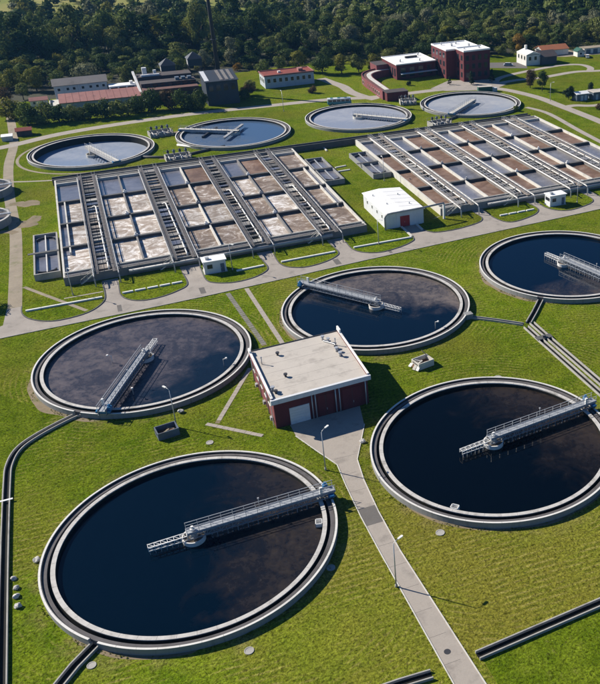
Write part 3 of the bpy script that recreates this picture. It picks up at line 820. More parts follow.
# ================================================================== OPEN DRAIN CHANNELS
def drain(label, pts, w=1.5, sm=6):
    line = smooth_line(pts, sm) if sm else pts
    t = thing('drain_channel', label, 'drain', (*line[0], 0))
    o = (*line[0], 0)
    for s in (-1, 1):
        b = MB(); ribbon(b, offset_line(line, s * (w / 2 - 0.09)), 0.17, -0.05, 0.42); b.obj('side_wall', 'concrete', t, o)
    b = MB(); ribbon(b, line, w - 0.3, 0.02); b.obj('channel_floor', 'wet_shaded_concrete', t, o)
    return t
drain('long open drain running down the left edge from the scum-covered tank', [(-12.6, 41.4), (-15.0, 40.4), (-19.5, 37.6), (-22.6, 34.6), (-24.0, 30.5), (-24.3, 25), (-24.35, 7), (-24.2, -15), (-24.1, -30)], 1.15)
drain('short open drain leaving the nearest tank at the bottom left', [(-13.85, -13.85), (-16.4, -16.3), (-19, -19.5), (-26, -27)], 1.35, 0)
drain('open drain running right from the concrete path at the bottom', [(27.6, -35.0), (45.4, -34.0), (71.6, -32.5)], 1.3, 0)
drain('open drain ending left of the concrete path at the bottom edge', [(21.6, -35.2), (17.8, -34.9), (8, -34.6)], 1.3, 0)
drain('narrow open drain from the tank behind the pump house to the junction', [(63.2, 45.7), (68.0, 41.6), (72.0, 37.8)], 0.9, 0)
drain('open drain from the right-edge tank down to the junction', [(80.75, 46.35), (76.8, 41.8), (73.3, 38.0)], 1.25, 0)
drain('paired open drain running from the junction towards the bottom right, nearer line', [(72.0, 36.6), (72.0, 30.8), (72.2, 9), (72.9, -60)], 1.2, 0)
drain('paired open drain running from the junction towards the bottom right, farther line', [(73.9, 37.6), (73.9, 30.8), (74.2, 9), (74.9, -60)], 1.2, 0)
b = MB(); b.box(62.3, 63.9, 44.9, 46.3, 0, 1.15)
tag(b.obj('outlet_box', 'tank_white'), 'pale outlet box on the right wall of the tank behind the pump house', 'outlet box')
# small foot bridge plates over the left drain
for y, lab in ((20.5, 'thin white plank over the left drain'),):
    b = MB(); b.box(-25.2, -23.4, y, y + 0.35, 0.35, 0.43)
    tag(b.obj('drain_plank', 'white_paint'), lab, 'plank')
b = MB(); b.box(71.3, 74.7, 30.2, 31.6, 0.35, 0.5); b.box(72.6, 73.3, 30.6, 31.0, 0.5, 0.9)
tag(b.obj('sluice_gate', 'concrete_dark'), 'small sluice gate slab over the paired drains', 'sluice gate')

# manhole covers
MH = [(-17.2, -2.7, 0.75, 'pale round manhole cover on grass left of the nearest tank'),
      (15.9, -13.2, 0.6, 'round manhole cover on grass right of the nearest tank rim'),
      (41.6, -15.0, 0.75, 'round manhole cover below the nearly black tank, right one'),
      (32.0, -13.0, 0.65, 'round manhole cover below the nearly black tank, left one'),
      (2.9, -22.6, 0.6, 'round manhole cover on grass below the nearest tank'),
      (58.1, 21.4, 0.75, 'round manhole cover above the nearly black tank'),
      (24.6, -32.8, 0.42, 'dark round manhole cover set in the concrete path'),
      (18.4, 7.0, 0.7, 'round manhole cover on grass beside the lamp at the path'),
      (6.0, 23.2, 0.6, 'round manhole cover on grass right of the rusty skip'),
      (-14.6, -16.9, 0.55, 'round manhole cover beside the short bottom left drain')]
for x, y, r, lab in MH:
    z = 0.03 if 'path' in lab and 'dark' in lab else 0.0
    t = thing('manhole', lab, 'manhole', (x, y, z), 0, 'manhole covers')
    b = MB(); b.ring(0, 0, r * 0.78, r, -0.05, 0.09 if z == 0 else 0.012, 24); b.obj('rim', 'concrete' if z == 0 else 'dark_metal', t)
    b = MB(); b.cyl(0, 0, -0.05, 0.06 if z == 0 else 0.01, r * 0.78, 24); b.obj('cover', 'concrete' if z == 0 else 'dark_metal', t)
# ================================================================== AERATION BASINS
random.seed(5)
WT = 2.0      # wall top
def railing(mb, x, b0, b1, z, step=2.4):
    n = max(2, int((b1 - b0) / step))
    for k in range(n + 1):
        y = b0 + (b1 - b0) * k / n
        mb.box(x - 0.03, x + 0.03, y - 0.03, y + 0.03, z, z + 1.05)
    mb.box(x - 0.03, x + 0.03, b0, b1, z + 1.02, z + 1.08); mb.box(x - 0.02, x + 0.02, b0, b1, z + 0.52, z + 0.56)
def basin(label, X0, X1, B0, B1, gal, rows, K, cellmat, launder):
    t = thing('aeration_basin', label, 'aeration basin', (X0, B0 + K * X0, 0), 0, 'aeration basins')
    og = (X0, B0 + K * X0, 0)
    P = lambda b, n, m: b.obj(n, m, t, og)
    # outer walls
    b = MB(K); b.box(X0, X1, B0, B0 + 0.45, -0.2, WT); P(b, 'outer_wall', 'tank_white' if X0 > 50 else 'concrete_mid')  # left basin's near wall: its shade put into a darker concrete
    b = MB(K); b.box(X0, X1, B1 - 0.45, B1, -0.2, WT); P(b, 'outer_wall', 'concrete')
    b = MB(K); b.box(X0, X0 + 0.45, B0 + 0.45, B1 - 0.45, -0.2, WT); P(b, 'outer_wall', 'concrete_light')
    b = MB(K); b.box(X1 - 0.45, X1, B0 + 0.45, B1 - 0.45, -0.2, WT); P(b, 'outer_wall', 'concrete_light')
    bays = []
    xs = [X0 + 0.45] + [v for g in gal for v in g] + [X1 - 0.45]
    for i in range(0, len(xs), 2): bays.append((xs[i], xs[i + 1]))
    zones = []
    for gi, (g0, g1) in enumerate(gal):
        for si, x in enumerate((g0, g1)):
            b = MB(K); b.box(x - 0.2, x + 0.2, B0 + 0.45, B1 - 0.45, 0.0, WT - 0.003); P(b, 'channel_wall', 'concrete_mid')
            s = -1 if si == 0 else 1
            b = MB(K); b.box(x - 0.48, x + 0.48, B0 - 1.2, B1 + 0.6, WT, WT + 0.12); P(b, 'walkway', 'gallery_brown' if X0 > 50 else 'gallery_dark')
            b = MB(K); railing(b, x - 0.44, B0 - 1.2, B1 + 0.5, WT + 0.12); railing(b, x + 0.44, B0 - 1.2, B1 + 0.5, WT + 0.12); P(b, 'railing', 'galvanised' if X0 > 50 else 'rail_grey')
            # air main on the outer side, bending down to the ground at the near end
            px = x + s * 0.72; py = px * K
            b = MB(); b.tube([(px, B1 - 3 + py, WT + 0.55), (px, B0 - 2.6 + py, WT + 0.55), (px, B0 - 3.3 + py, WT + 0.42), (px, B0 - 3.7 + py, WT - 0.1), (px, B0 - 3.75 + py, -0.1)], 0.17 if X0 > 50 else 0.14, 8)
            P(b, 'air_main', 'pipe_white' if X0 > 50 else 'pipe_grey')
        # narrow channel between the walkways
        b = MB(K); b.box(g0 + 0.2, g1 - 0.2, B0 + 0.45, B1 - 0.45, 0.6, 0.9); P(b, 'channel_water', 'channel_water')
        y = rows[0] - 1.5
        while y < B1 - 3:
            w = random.choice((0.8, 1.1, 1.1, 1.9, 2.6))
            b = MB(K); b.box(g0 + 0.21, g1 - 0.21, y, y + w, WT - 0.35, WT - 0.06 + random.uniform(-0.04, 0.04))
            P(b, 'channel_slab', random.choice(('concrete', 'walkway', 'gallery_brown', 'foam_still', 'concrete_dark', 'gallery_dark')))
            y += w + random.choice((0.9, 1.2, 1.6, 2.0))
        # pale header pipe lying over the channel in the near half
        px = g1 - 1.15 if gi % 2 == 0 else g1 - 1.3
        far = B0 + (B1 - B0) * (0.60, 0.52, 0.56, 0.50)[gi % 4]
        b = MB(); b.tube([(px - 0.9, far + K * px, WT + 0.3), (px - 0.25, far - 0.2 + K * px, WT + 0.5), (px, far - 0.8 + K * px, WT + 0.5), (px, B0 + 1.5 + K * px, WT + 0.5), (px, B0 + 0.6 + K * px, WT)], 0.2, 8)
        P(b, 'header_pipe', 'pipe_white')
        for k in range(7):
            yy = B0 + 4 + k * (far - B0 - 6) / 7
            b = MB(K); b.box(px - 0.28, px + 0.28, yy, yy + 0.3, WT - 0.1, WT + 0.78); P(b, 'pipe_saddle', 'rail_grey')
        # stair from the walkway to the ground
        if gi % 2 == 1 or gi == 0:
            s = -1
            b = MB(); x0 = g0 - 0.55; yb = B0 - 0.9
            for sy in (0, 1.0):
                b.bar((x0, yb + sy + K * x0, WT + 0.05), (x0 - 3.2, yb + sy + K * x0, 0.05), 0.08, 0.28)
                b.bar((x0, yb + sy + K * x0, WT + 1.1), (x0 - 3.2, yb + sy + K * x0, 1.1), 0.07)
                for k in range(5): b.bar((x0 - 0.8 * k, yb + sy + K * x0, WT - 0.5 * k * 1.0 + 0.05), (x0 - 0.8 * k, yb + sy + K * x0, WT - 0.5 * k + 1.1), 0.06)
            for k in range(10): b.box(x0 - 0.32 * k - 0.3, x0 - 0.32 * k, yb + K * x0, yb + 1 + K * x0, WT - 0.2 * k - 0.04, WT - 0.2 * k)
            P(b, 'stair', 'concrete_light')
    # bays of cells
    for bi, (x0, x1) in enumerate(bays):
        side = bi in (0, len(bays) - 1)
        a0 = x0 + (0.2 if bi > 0 else 0); a1 = x1 - (0.2 if bi < len(bays) - 1 else 0)
        cols = [(a0, a1)]
        if not side:
            m = (a0 + a1) / 2; cw = 0.2
            b = MB(K); b.box(m - cw, m + cw, rows[0], rows[-1], 0.0, WT + 0.05); P(b, 'centre_wall', 'concrete_light' if X0 > 50 or bi == 2 else 'concrete_mid')
            cols = [(a0, m - cw), (m + cw, a1)]
        elif launder:
            if bi == 0:
                b = MB(K); b.box(a0 + 1.5, a0 + 1.85, rows[1] - 4, rows[-2], 0.0, WT); P(b, 'launder_wall', 'concrete_light')
                b = MB(K); b.box(a0, a0 + 1.5, rows[1] - 4, rows[-2], 0.5, WT - 0.66); P(b, 'launder_water', 'foam_still')
            else:
                b = MB(K); b.box(a1 - 1.85, a1 - 1.5, rows[1] - 1, rows[-2], 0.0, WT); P(b, 'launder_wall', 'concrete_light')
                b = MB(K); b.box(a1 - 1.5, a1, rows[1] - 1, rows[-2], 0.5, WT - 0.66); P(b, 'launder_water', 'foam_still')
        for ri in range(len(rows) - 1):
            y0, y1 = rows[ri], rows[ri + 1]
            if ri > 0:
                b = MB(K); b.box(a0, a1, y0 - 0.28, y0 + 0.28, 0.0, WT - 0.05); P(b, 'cross_wall', 'concrete_dark')
                b = MB(K); b.box(a0, a1, y0 - 0.45, y0 + 0.45, WT - 0.045, WT + 0.05); P(b, 'cross_walkway', 'concrete_dark')
                if not side:
                    b = MB(K); xm = (a0 + a1) / 2 + random.uniform(-0.8, 0.8); b.box(xm - 0.45, xm + 0.45, y0 - 0.3, y0 + 0.3, WT + 0.055, WT + 0.5); b.cyl(xm, y0, WT + 0.5, WT + 0.95, 0.22, 10)
                    P(b, 'sluice_actuator', 'white_paint' if random.random() < 0.6 else 'pipe_grey')
            for ci, (c0, c1) in enumerate(cols):
                b = MB(K); b.sheet([(c0, y0 + 0.28), (c1, y0 + 0.28), (c1, y1 - 0.28), (c0, y1 - 0.28)], WT - 0.75 - 0.03 * random.random())
                P(b, 'water', cellmat(bi, ri, ci))
        # channels along the near and far ends
        b = MB(K); b.box(a0, a1, rows[0] - 0.28, rows[0] + 0.28, 0, WT - 0.02); P(b, 'cross_wall', 'concrete')
        b = MB(K); b.box(a0, a1, B0 + 0.45, rows[0] - 0.28, 0, WT - 0.55); P(b, 'end_channel', 'concrete_dark')
        b = MB(K); b.box(a0, a1, B0 + 0.5, B0 + 1.5, WT - 0.4, WT + 0.06); P(b, 'end_walkway', 'gallery_dark' if X0 < 50 else 'walkway')
        b = MB(K)
        n = max(2, int((a1 - a0) / 2.2))
        for k in range(n + 1): b.box(a0 + (a1 - a0) * k / n - 0.03, a0 + (a1 - a0) * k / n + 0.03, B0 + 0.1, B0 + 0.16, WT, WT + 1.05)
        b.box(a0, a1, B0 + 0.1, B0 + 0.16, WT + 1.0, WT + 1.07); b.box(a0, a1, B0 + 0.1, B0 + 0.16, WT + 0.5, WT + 0.55); P(b, 'railing', 'galvanised')
        b = MB(K); b.box(a0, a1, rows[-1] - 0.28, rows[-1] + 0.28, 0, WT - 0.02); P(b, 'cross_wall', 'concrete_light')
        b = MB(K); b.box(a0, a1, rows[-1] + 0.28, B1 - 0.45, 0, WT - 0.9); P(b, 'end_channel', 'channel_water')
        b = MB(K); b.box(a0, a1, rows[-1] + 1.5, rows[-1] + 1.9, 0, WT - 0.05); P(b, 'channel_wall', 'concrete')
    # big collecting main hung along the near face
    b = MB(); b.tube([(X0 + 14, B0 - 0.65 + K * (X0 + 14), 1.15), (X1 - 9.5, B0 - 0.65 + K * (X1 - 9.5), 1.15)], 0.42, 12); P(b, 'collecting_main', 'pipe_grey')
    return t
def cellA(bi, ri, ci):
    if bi == 0: return 'foam_still' if ri >= 3 else 'foam_tan'
    if ri == 3: return ('foam_still', 'foam_still', 'foam_still', 'foam_still', 'foam_mixed')[bi] if not (ci == 1 and bi >= 2) else 'foam_brown'
    if bi == 1: return 'foam_tan'
    if bi == 2: return {(0, 0): 'foam_mixed', (0, 1): 'foam_mixed'}.get((ri, ci), 'foam_tan' if ri == 1 else 'foam_mixed')
    if bi == 3: return 'foam_tan' if (ri + ci) % 2 == 0 else 'foam_mixed'
    return 'foam_mixed' if ri < 3 else 'foam_brown'
STILLB = {(0, 3, 0), (1, 0, 0), (1, 3, 0), (1, 2, 0), (1, 1, 1), (2, 1, 0), (2, 3, 0), (2, 0, 1), (2, 2, 1), (3, 3, 1), (3, 1, 1), (3, 2, 0), (4, 3, 0), (4, 1, 0)}
def cellB(bi, ri, ci):
    return 'foam_still' if (bi, ri, ci) in STILLB else 'foam_brown'
GA = [(-6.3, -2.4), (11.2, 15.5), (29.6, 33.5), (47.1, 51.0)]
GB = [(86.5, 90.4), (104.0, 107.9), (121.1, 125.3), (138.4, 142.2)]
basin('aeration basin with pale foamy cells, left of the white shed', -13.4, 59.4, 99.5, 176.6, GA, [102.8, 119, 136.3, 155, 172.8], 0.025, cellA, True)
basin('aeration basin with brown water cells, right of the white shed', 81.3, 151.6, 101.6, 176.6, GB, [104.6, 120.6, 138, 156, 172.9], 0.025, cellB, False)

# small side basins of two cells
def side_basin(label, x0, x1, y0, y1, h, mat):
    t = thing('sludge_basin', label, 'sludge basin', (x0, y0, 0), 0, 'small side basins')
    og = (x0, y0, 0)
    for q in ((x0, x1, y0, y0 + 0.35), (x0, x1, y1 - 0.35, y1), (x0, x0 + 0.35, y0 + 0.35, y1 - 0.35), (x1 - 0.35, x1, y0 + 0.35, y1 - 0.35)):
        b = MB(); b.box(*q, -0.2, h); b.obj('outer_wall', mat, t, og)
    m = (y0 + y1) / 2; xm = (x0 + x1) / 2
    b = MB(); b.box(x0 - 1.2, x1, m - 0.5, m + 0.5, h, h + 0.12); b.obj('walkway', 'concrete_dark', t, og)
    b = MB(); b.box(x0 + 0.35, x1 - 0.35, m - 0.3, m + 0.3, 0, h - 0.003); b.obj('cross_wall', 'concrete', t, og)
    for ya, yb in ((y0 + 0.35, m - 0.3), (m + 0.3, y1 - 0.35)):
        b = MB(); b.sheet([(x0 + 0.35, ya), (x1 - 0.35, ya), (x1 - 0.35, yb), (x0 + 0.35, yb)], h - 0.7); b.obj('water', 'foam_still', t, og)
        b = MB(); b.box(xm - 0.12, xm + 0.12, ya + 0.8, yb - 0.8, h - 0.45, h - 0.1); b.obj('scraper_beam', 'pipe_white' if mat != 'tank_white' else 'galvanised', t, og)
        for yy in ((yb - 1.8,) if ya > m else (ya + 1.6,)):
            s = -1 if ya > m else 1
            b = MB()
            L = [(xm + 2.0 * cos(a), yy + s * (-1.2 + 1.4 * sin(a))) for a in [pi * k / 12 for k in range(13)]]
            L = [(x, 2 * yy - y) for x, y in L]
            ribbon(b, L, 0.3, h - 0.65, h - 0.25); b.obj('deflector', 'dark_metal', t, og)
    return t
side_basin('small dark two-cell sludge basin left of the foamy aeration basin', -19.6, -13.9, 105.0, 132.0, 1.6, 'concrete')
side_basin('small two-cell sludge basin on the right of the foamy aeration basin', 60.2, 66.0, 141.5, 166.0, 1.5, 'tank_white')
side_basin('small white two-cell sludge basin left of the brown aeration basin', 75.0, 80.9, 141.5, 165.9, 1.5, 'tank_white')

# dark flume linking the basins
t = thing('flume', 'long dark concrete flume linking the two aeration basins at the back', 'flume', (-13.4, 178.0, 0))
for y0, y1 in ((178.0, 178.35), (180.2, 180.55)):
    b = MB(0.03); b.box(-14, 151, y0, y1, -0.1, 1.9); b.obj('side_wall', 'concrete_dark', t, (-13.4, 178.0, 0))
b = MB(0.03); b.box(-14, 151, 178.35, 180.2, 0, 1.2); b.obj('channel_water', 'channel_water', t, (-13.4, 178.0, 0))

# valve stations: pumps and pipework in a concrete frame
def valve_station(label, x, y, rz, big=1.0):
    t = thing('valve_station', label, 'valve station', (x, y, 0), rz, 'valve stations between the tanks')
    b = MB(); b.box(-4 * big, 4 * big, -2.2, 2.2, -0.1, 0.8); b.obj('plinth', 'concrete', t)
    for q in ((-4 * big, 4 * big, 1.9, 2.2), (-4 * big, -4 * big + 0.3, -2.2, 1.9), (4 * big - 0.3, 4 * big, -2.2, 1.9)):
        b = MB(); b.box(*q, 0.8, 1.7); b.obj('side_wall', 'concrete', t)
    for k in range(4):
        px = (-2.9 + 1.9 * k) * big
        b = MB(); b.tube([(px, -3.0, 0.4), (px, -2.2, 1.3), (px, -0.2, 1.3), (px, 0.3, 1.9), (px, 0.3, 2.6)], 0.3, 10); b.obj('pipe', 'rail_grey' if k % 2 else 'pipe_grey', t)
        b = MB(); b.cyl(px, 0.3, 2.6, 3.1, 0.45, 12); b.cyl(px, 0.3, 3.1, 3.5, 0.25, 10); b.obj('valve_wheel', 'steel_blue' if k % 2 else 'dark_metal', t)
    b = MB()
    for s in (-1, 1):
        b.box(-4 * big, 4 * big, s * 2.1 - 0.04, s * 2.1 + 0.04, 2.7, 2.78)
        for k in range(6): b.box(-4 * big + 1.6 * big * k - 0.04, -4 * big + 1.6 * big * k + 0.04, s * 2.1 - 0.04, s * 2.1 + 0.04, 1.7 if s > 0 else 0.8, 2.75)
    b.obj('railing', 'rail_grey', t)
    b = MB(); b.box(-1.4, 1.4, -1.8, -0.9, 0.8, 1.5); b.obj('gear_box', 'pipe_grey', t)
valve_station('jumble of valves and pipes behind the foamy aeration basin', 24.0, 188.6, radians(3))
valve_station('pale valve station between the first two far tanks', 22.5, 221.5, radians(8))
valve_station('jumble of valves and pipes behind the brown aeration basin', 117.2, 190.0, radians(8))
valve_station('valve station between the last two far tanks beside the white pickup', 118.5, 226.0, radians(-12), 0.8)
for p, q, lab in [((24.5, 191), (40.5, 196.5), 'dark pipe from the valve station to the blue far tank'),
                  ((22.0, 191), (13.0, 196.0), 'dark pipe from the valve station to the leftmost far tank'),
                  ((26.0, 205), (34.0, 195.5), 'pale concrete pipe lying between the first two far tanks'),
                  ((119, 192.5), (129, 198.5), 'pipe from the valve station to the silvery far tank')]:
    b = MB(); b.tube([(*p, 0.35), (*q, 0.35)], 0.4, 10)
    tag(b.obj('ground_pipe', 'pipe_white' if 'pale' in lab else 'concrete_dark'), lab, 'pipe')
for p, q, lab in [((70.8, 185.2), (70.5, 176.4), 'pale kerb stone strip below the flume'), ((71.4, 157.9), (67.7, 157.2), 'thin pale pipe on grass beside the small basin, farther one'), ((71.3, 153.3), (67.3, 153.0), 'thin pale pipe on grass beside the small basin, nearer one')]:
    b = MB(); b.bar((*p, 0.15), (*q, 0.15), 0.5, 0.3); tag(b.obj('ground_pipe', 'pipe_white'), lab, 'pipe')

# ================================================================== WINDOW / DOOR HELPERS
def wall_piece(root, og, K, axis, pos, u0, u1, z0, z1, mat, name, depth, sgn):
    """thin box on a wall: axis 'x' means the wall runs along x at y=pos"""
    b = MB(K)
    d0, d1 = sorted((pos, pos + sgn * depth))
    if axis == 'x': b.box(u0, u1, d0, d1, z0, z1)
    else: b.box(d0, d1, u0, u1, z0, z1)
    return b.obj(name, mat, root, og)
def window(root, og, K, axis, pos, u0, u1, z0, z1, sgn, frame='white_paint', sub=True):
    w = wall_piece(root, og, K, axis, pos, u0, u1, z0, z1, frame, 'window', 0.06, sgn)
    f = 0.09
    g = wall_piece(w, og, K, axis, pos + sgn * 0.06, u0 + f, u1 - f, z0 + f, z1 - f, 'window_glass', 'pane', 0.015, sgn)
    if sub:
        s = wall_piece(w, og, K, axis, pos, u0 - 0.08, u1 + 0.08, z0 - 0.12, z0 - 0.003, 'concrete_light', 'sill', 0.16, sgn)
    return w

# ================================================================== BRICK PUMP HOUSE
K = 0.055
X0, X1, B0, B1 = 17.0, 33.7, 21.6, 39.5
og = (X0, B0 + K * X0, 0)
ph = thing('pump_house', 'dark red pump house with flat pale roof in the middle of the tanks', 'building', og)
for q in ((X0, X1, B0, B0 + 0.4), (X0, X1, B1 - 0.4, B1), (X0, X0 + 0.4, B0 + 0.4, B1 - 0.4), (X1 - 0.4, X1, B0 + 0.4, B1 - 0.4)):
    b = MB(K); b.box(*q, -0.1, 5.35); b.obj('wall', 'brick_red_lit' if q[0] == X0 and q[1] < X0 + 1 else 'brick_red', ph, og)
b = MB(K); b.box(X0 - 0.1, X1 + 0.1, B0 - 0.1, B1 + 0.1, 5.35, 5.62)
rf = b.obj('roof', 'roof_felt', ph, og)
b = MB(K); b.box(X0 - 0.5, X1 + 0.5, B0 - 0.62, B0 - 0.1, 5.05, 5.92); b.obj('fascia', 'white_cladding', rf, og)
b = MB(K); b.box(X0 - 0.3, X0 - 0.02, B0 - 0.1, B1 + 0.1, 5.1, 6.05); b.obj('parapet', 'brick_red_lit', rf, og)
b = MB(K); b.box(X0 - 0.38, X0 + 0.06, B0 - 0.1, B1 + 0.2, 6.05, 6.13); b.obj('coping', 'white_paint', rf, og)
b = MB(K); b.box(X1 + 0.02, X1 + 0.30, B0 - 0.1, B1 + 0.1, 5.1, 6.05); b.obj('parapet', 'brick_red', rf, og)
b = MB(K); b.box(X1 - 0.04, X1 + 0.38, B0 - 0.1, B1 + 0.2, 6.05, 6.13); b.obj('coping', 'white_paint', rf, og)
b = MB(K); b.box(X0, X1, B1 + 0.1, B1 + 0.3, 5.0, 5.75); b.obj('gutter', 'dark_metal', rf, og)
b = MB(K); b.box(X1, X1 + 0.32, B1 - 1.6, B1 + 0.2, 6.13, 6.75); b.obj('corner_pier', 'white_paint', rf, og)
b = MB(K); b.box(X0 - 0.32, X0 + 0.0, B1 - 1.2, B1 + 0.2, 6.13, 6.45); b.obj('corner_pier', 'white_paint', rf, og)
# joints of the roofing sheets
for k in range(1, 6):
    y = B0 + (B1 - B0) * k / 6
    b = MB(K); b.box(X0 + 0.1, X1 - 0.1, y, y + 0.10, 5.621, 5.632); b.obj('felt_seam', 'roof_felt', rf, og)
for x, y, kind in [(21.3, 36.0, 0), (20.8, 28.0, 0), (30.3, 37.6, 1), (31.0, 36.3, 1), (31.9, 34.6, 2), (31.4, 32.2, 1), (31.5, 30.3, 1), (31.6, 33.3, 0), (18.0, 34.2, 2), (17.7, 24.5, 1), (18.0, 23.5, 0)]:
    b = MB(K); h = (0.45, 0.7, 1.3)[kind]; r = (0.28, 0.3, 0.12)[kind]
    b.cyl(x, y, 5.62, 5.62 + h, r * 0.7, 10); b.cyl(x, y, 5.62 + h, 5.62 + h + 0.2, r * 1.25, 12)
    b.obj('roof_vent', ('dark_metal', 'galvanised', 'galvanised')[kind], rf, og)
b = MB(K); b.tube([(30.2, 37.0 , 5.8), (31.8, 34.8, 5.8), (31.6, 30.2, 5.8)], 0.12, 8); b.obj('roof_duct', 'galvanised', rf, og)
# front: loading door, dark door panels, pilasters, downpipes
wall = ph.children[0]
d = wall_piece(ph, og, K, 'x', B0, 19.5, 23.0, 0.0, 3.3, 'white_cladding', 'loading_door', 0.10, -1)
for k in range(6): wall_piece(d, og, K, 'x', B0 - 0.10, 19.55, 22.95, 0.10 + k * 0.53, 0.58 + k * 0.53, 'white_cladding', 'panel', 0.03, -1)
for x in (23.5, 24.1, 27.7, 28.4, 33.2):
    b = MB(K); b.cyl(x, B0 - 0.22, 0, 5.0, 0.11, 8); b.obj('downpipe', 'galvanised', ph, og)
for u0, u1 in ((24.5, 27.3), (28.9, 32.6)):
    g = wall_piece(ph, og, K, 'x', B0, u0, u1, 0.0, 4.2, 'brick_red', 'steel_door', 0.08, -1)
    wall_piece(g, og, K, 'x', B0 - 0.08, (u0 + u1) / 2 - 0.03, (u0 + u1) / 2 + 0.03, 0.02, 4.15, 'dark_metal', 'gap', 0.01, -1)
    wall_piece(g, og, K, 'x', B0 - 0.08, (u0 + u1) / 2 + 0.12, (u0 + u1) / 2 + 0.2, 1.1, 1.5, 'galvanised', 'handle', 0.05, -1)
for k, y in enumerate((24.5, 27.5, 30.5, 33.5, 36.5)):
    window(ph, og, K, 'y', X0, y, y + 1.5, 2.9, 4.3, -1)
for y in (26.6, 32.6, 38.6):
    b = MB(K); b.cyl(X0 - 0.14, y, 0, 5.1, 0.09, 8); b.obj('downpipe', 'galvanised', ph, og)
b = MB(K)
for s in (0, 0.5): b.bar((X0 - 0.3, 22.2 + s, 0), (X0 - 0.3, 22.2 + s, 6.6), 0.06)
for k in range(18): b.bar((X0 - 0.3, 22.2, 0.4 + k * 0.34), (X0 - 0.3, 22.7, 0.4 + k * 0.34), 0.04)
b.obj('ladder', 'galvanised', ph, og)
for y in (23.4, 28.9, 35.2):
    b = MB(K); b.box(X0 - 0.5, X0 - 0.05, y, y + 0.7, 0.6, 1.2); b.obj('air_unit', 'pipe_grey', ph, og)
for k in range(4):
    window(ph, og, K, 'y', X1, 24.5 + k * 3.8, 26.3 + k * 3.8, 2.6, 4.2, 1)

# ================================================================== WHITE SHED
K = 0.0
X0, X1, B0, B1 = 64.5, 75.1, 100.6, 118.9
og = (X0, B0, 0)
ws = thing('white_shed', 'white shed with bright shallow roof and red door between the basins', 'shed', og)
for q in ((X0, X0 + 0.25, B0 + 0.25, B1 - 0.25), (X1 - 0.25, X1, B0 + 0.25, B1 - 0.25)):
    b = MB(); b.box(*q, -0.1, 4.1); b.obj('wall', 'white_cladding', ws, og)
for y0, y1 in ((B0, B0 + 0.25), (B1 - 0.25, B1)):
    b = MB(); vs = [(X0, y0, -0.1), (X1, y0, -0.1), (X1, y0, 4.1), (69.3, y0, 4.6), (X0, y0, 4.1)]
    b.add(vs + [(x, y1, z) for x, y, z in vs], [(0, 1, 2, 3, 4), (9, 8, 7, 6, 5), (0, 5, 6, 1), (1, 6, 7, 2), (2, 7, 8, 3), (3, 8, 9, 4), (4, 9, 5, 0)])
    b.obj('wall', 'white_cladding', ws, og)
for xa, za, xb, zb in ((X0 - 0.3, 4.09, 69.3, 4.61), (69.3, 4.61, X1 + 0.3, 4.09)):
    b = MB(); y0, y1 = B0 - 0.3, B1 + 0.3
    vs = [(xa, y0, za), (xb, y0, zb), (xb, y1, zb), (xa, y1, za)]
    b.add(vs + [(x, y, z + 0.14) for x, y, z in vs], [(3, 2, 1, 0), (4, 5, 6, 7), (0, 1, 5, 4), (1, 2, 6, 5), (2, 3, 7, 6), (3, 0, 4, 7)])
    r = b.obj('roof', 'white_roof', ws, og)
    for k in range(1, 6):
        y = y0 + (y1 - y0) * k / 6; b = MB(); b.bar((xa, y, za + 0.15), (xb, y, zb + 0.15), 0.06, 0.05); b.obj('roof_seam', 'white_roof', r, og)
for x, y in ((66.0, 115), (67.2, 107), (72.5, 113), (72.8, 105)):
    b = MB(); b.cyl(x, y, 4.2, 4.85, 0.18, 10); b.obj('roof_vent', 'galvanised', ws, og)
d = wall_piece(ws, og, 0, 'x', B0, 68.5, 71.1, 0.05, 3.0, 'red_paint', 'door', 0.1, -1)
for k in range(2):
    wall_piece(d, og, 0, 'x', B0 - 0.1, 68.6 + 1.25 * k, 69.75 + 1.25 * k, 0.15, 2.9, 'red_paint', 'door_leaf', 0.03, -1)
wall_piece(d, og, 0, 'x', B0 - 0.13, 69.65, 69.72, 1.2, 1.5, 'galvanised', 'handle', 0.04, -1)
for k, u in enumerate((64.6, 65.6, 66.6, 67.5, 71.3, 72.3, 73.2, 74.2)):
    wall_piece(ws, og, 0, 'x', B0, u, u + 0.86, 0.0, 4.0, 'white_cladding', 'wall_panel', 0.04, -1)
for y in (103, 107, 111, 115):
    window(ws, og, 0, 'y', X0, y, y + 0.8, 2.2, 3.2, -1, sub=False)
b = MB(); b.sheet([(69.0, 93.5), (72.9, 93.9), (72.9, 100.5), (68.4, 100.5)], 0.022); struct(b.obj('concrete_apron', 'path_concrete'))
b = MB(); b.box(68.4, 69.0, 93.0, 100.5, -0.02, 0.3)
tag(b.obj('drive_kerb', 'concrete_light'), 'pale raised kerb wall on the left of the white shed drive', 'kerb')
b = MB(); b.box(72.6, 73.2, 96.2, 100.5, -0.02, 0.3)
tag(b.obj('drive_kerb', 'concrete_light'), 'pale raised kerb wall on the right of the white shed drive', 'kerb')
t = thing('overhead_pipe', 'grey overhead pipe along the front roof edge of the white shed', 'pipe', (64.1, 100.0, 0))
b = MB(); b.tube([(64.1, 100.0, -0.1), (64.1, 100.0, 3.4), (64.3, 100.0, 4.0), (64.9, 100.0, 4.35), (66, 100.0, 4.45), (75, 100.2, 4.55), (81.2, 101.0, 4.55)], 0.24, 10); b.obj('pipe', 'pipe_grey', t, (64.1, 100.0, 0))
b = MB(); b.box(80.9, 81.4, 100.75, 101.25, -0.1, 4.3); b.obj('post', 'white_paint', t, (64.1, 100.0, 0))

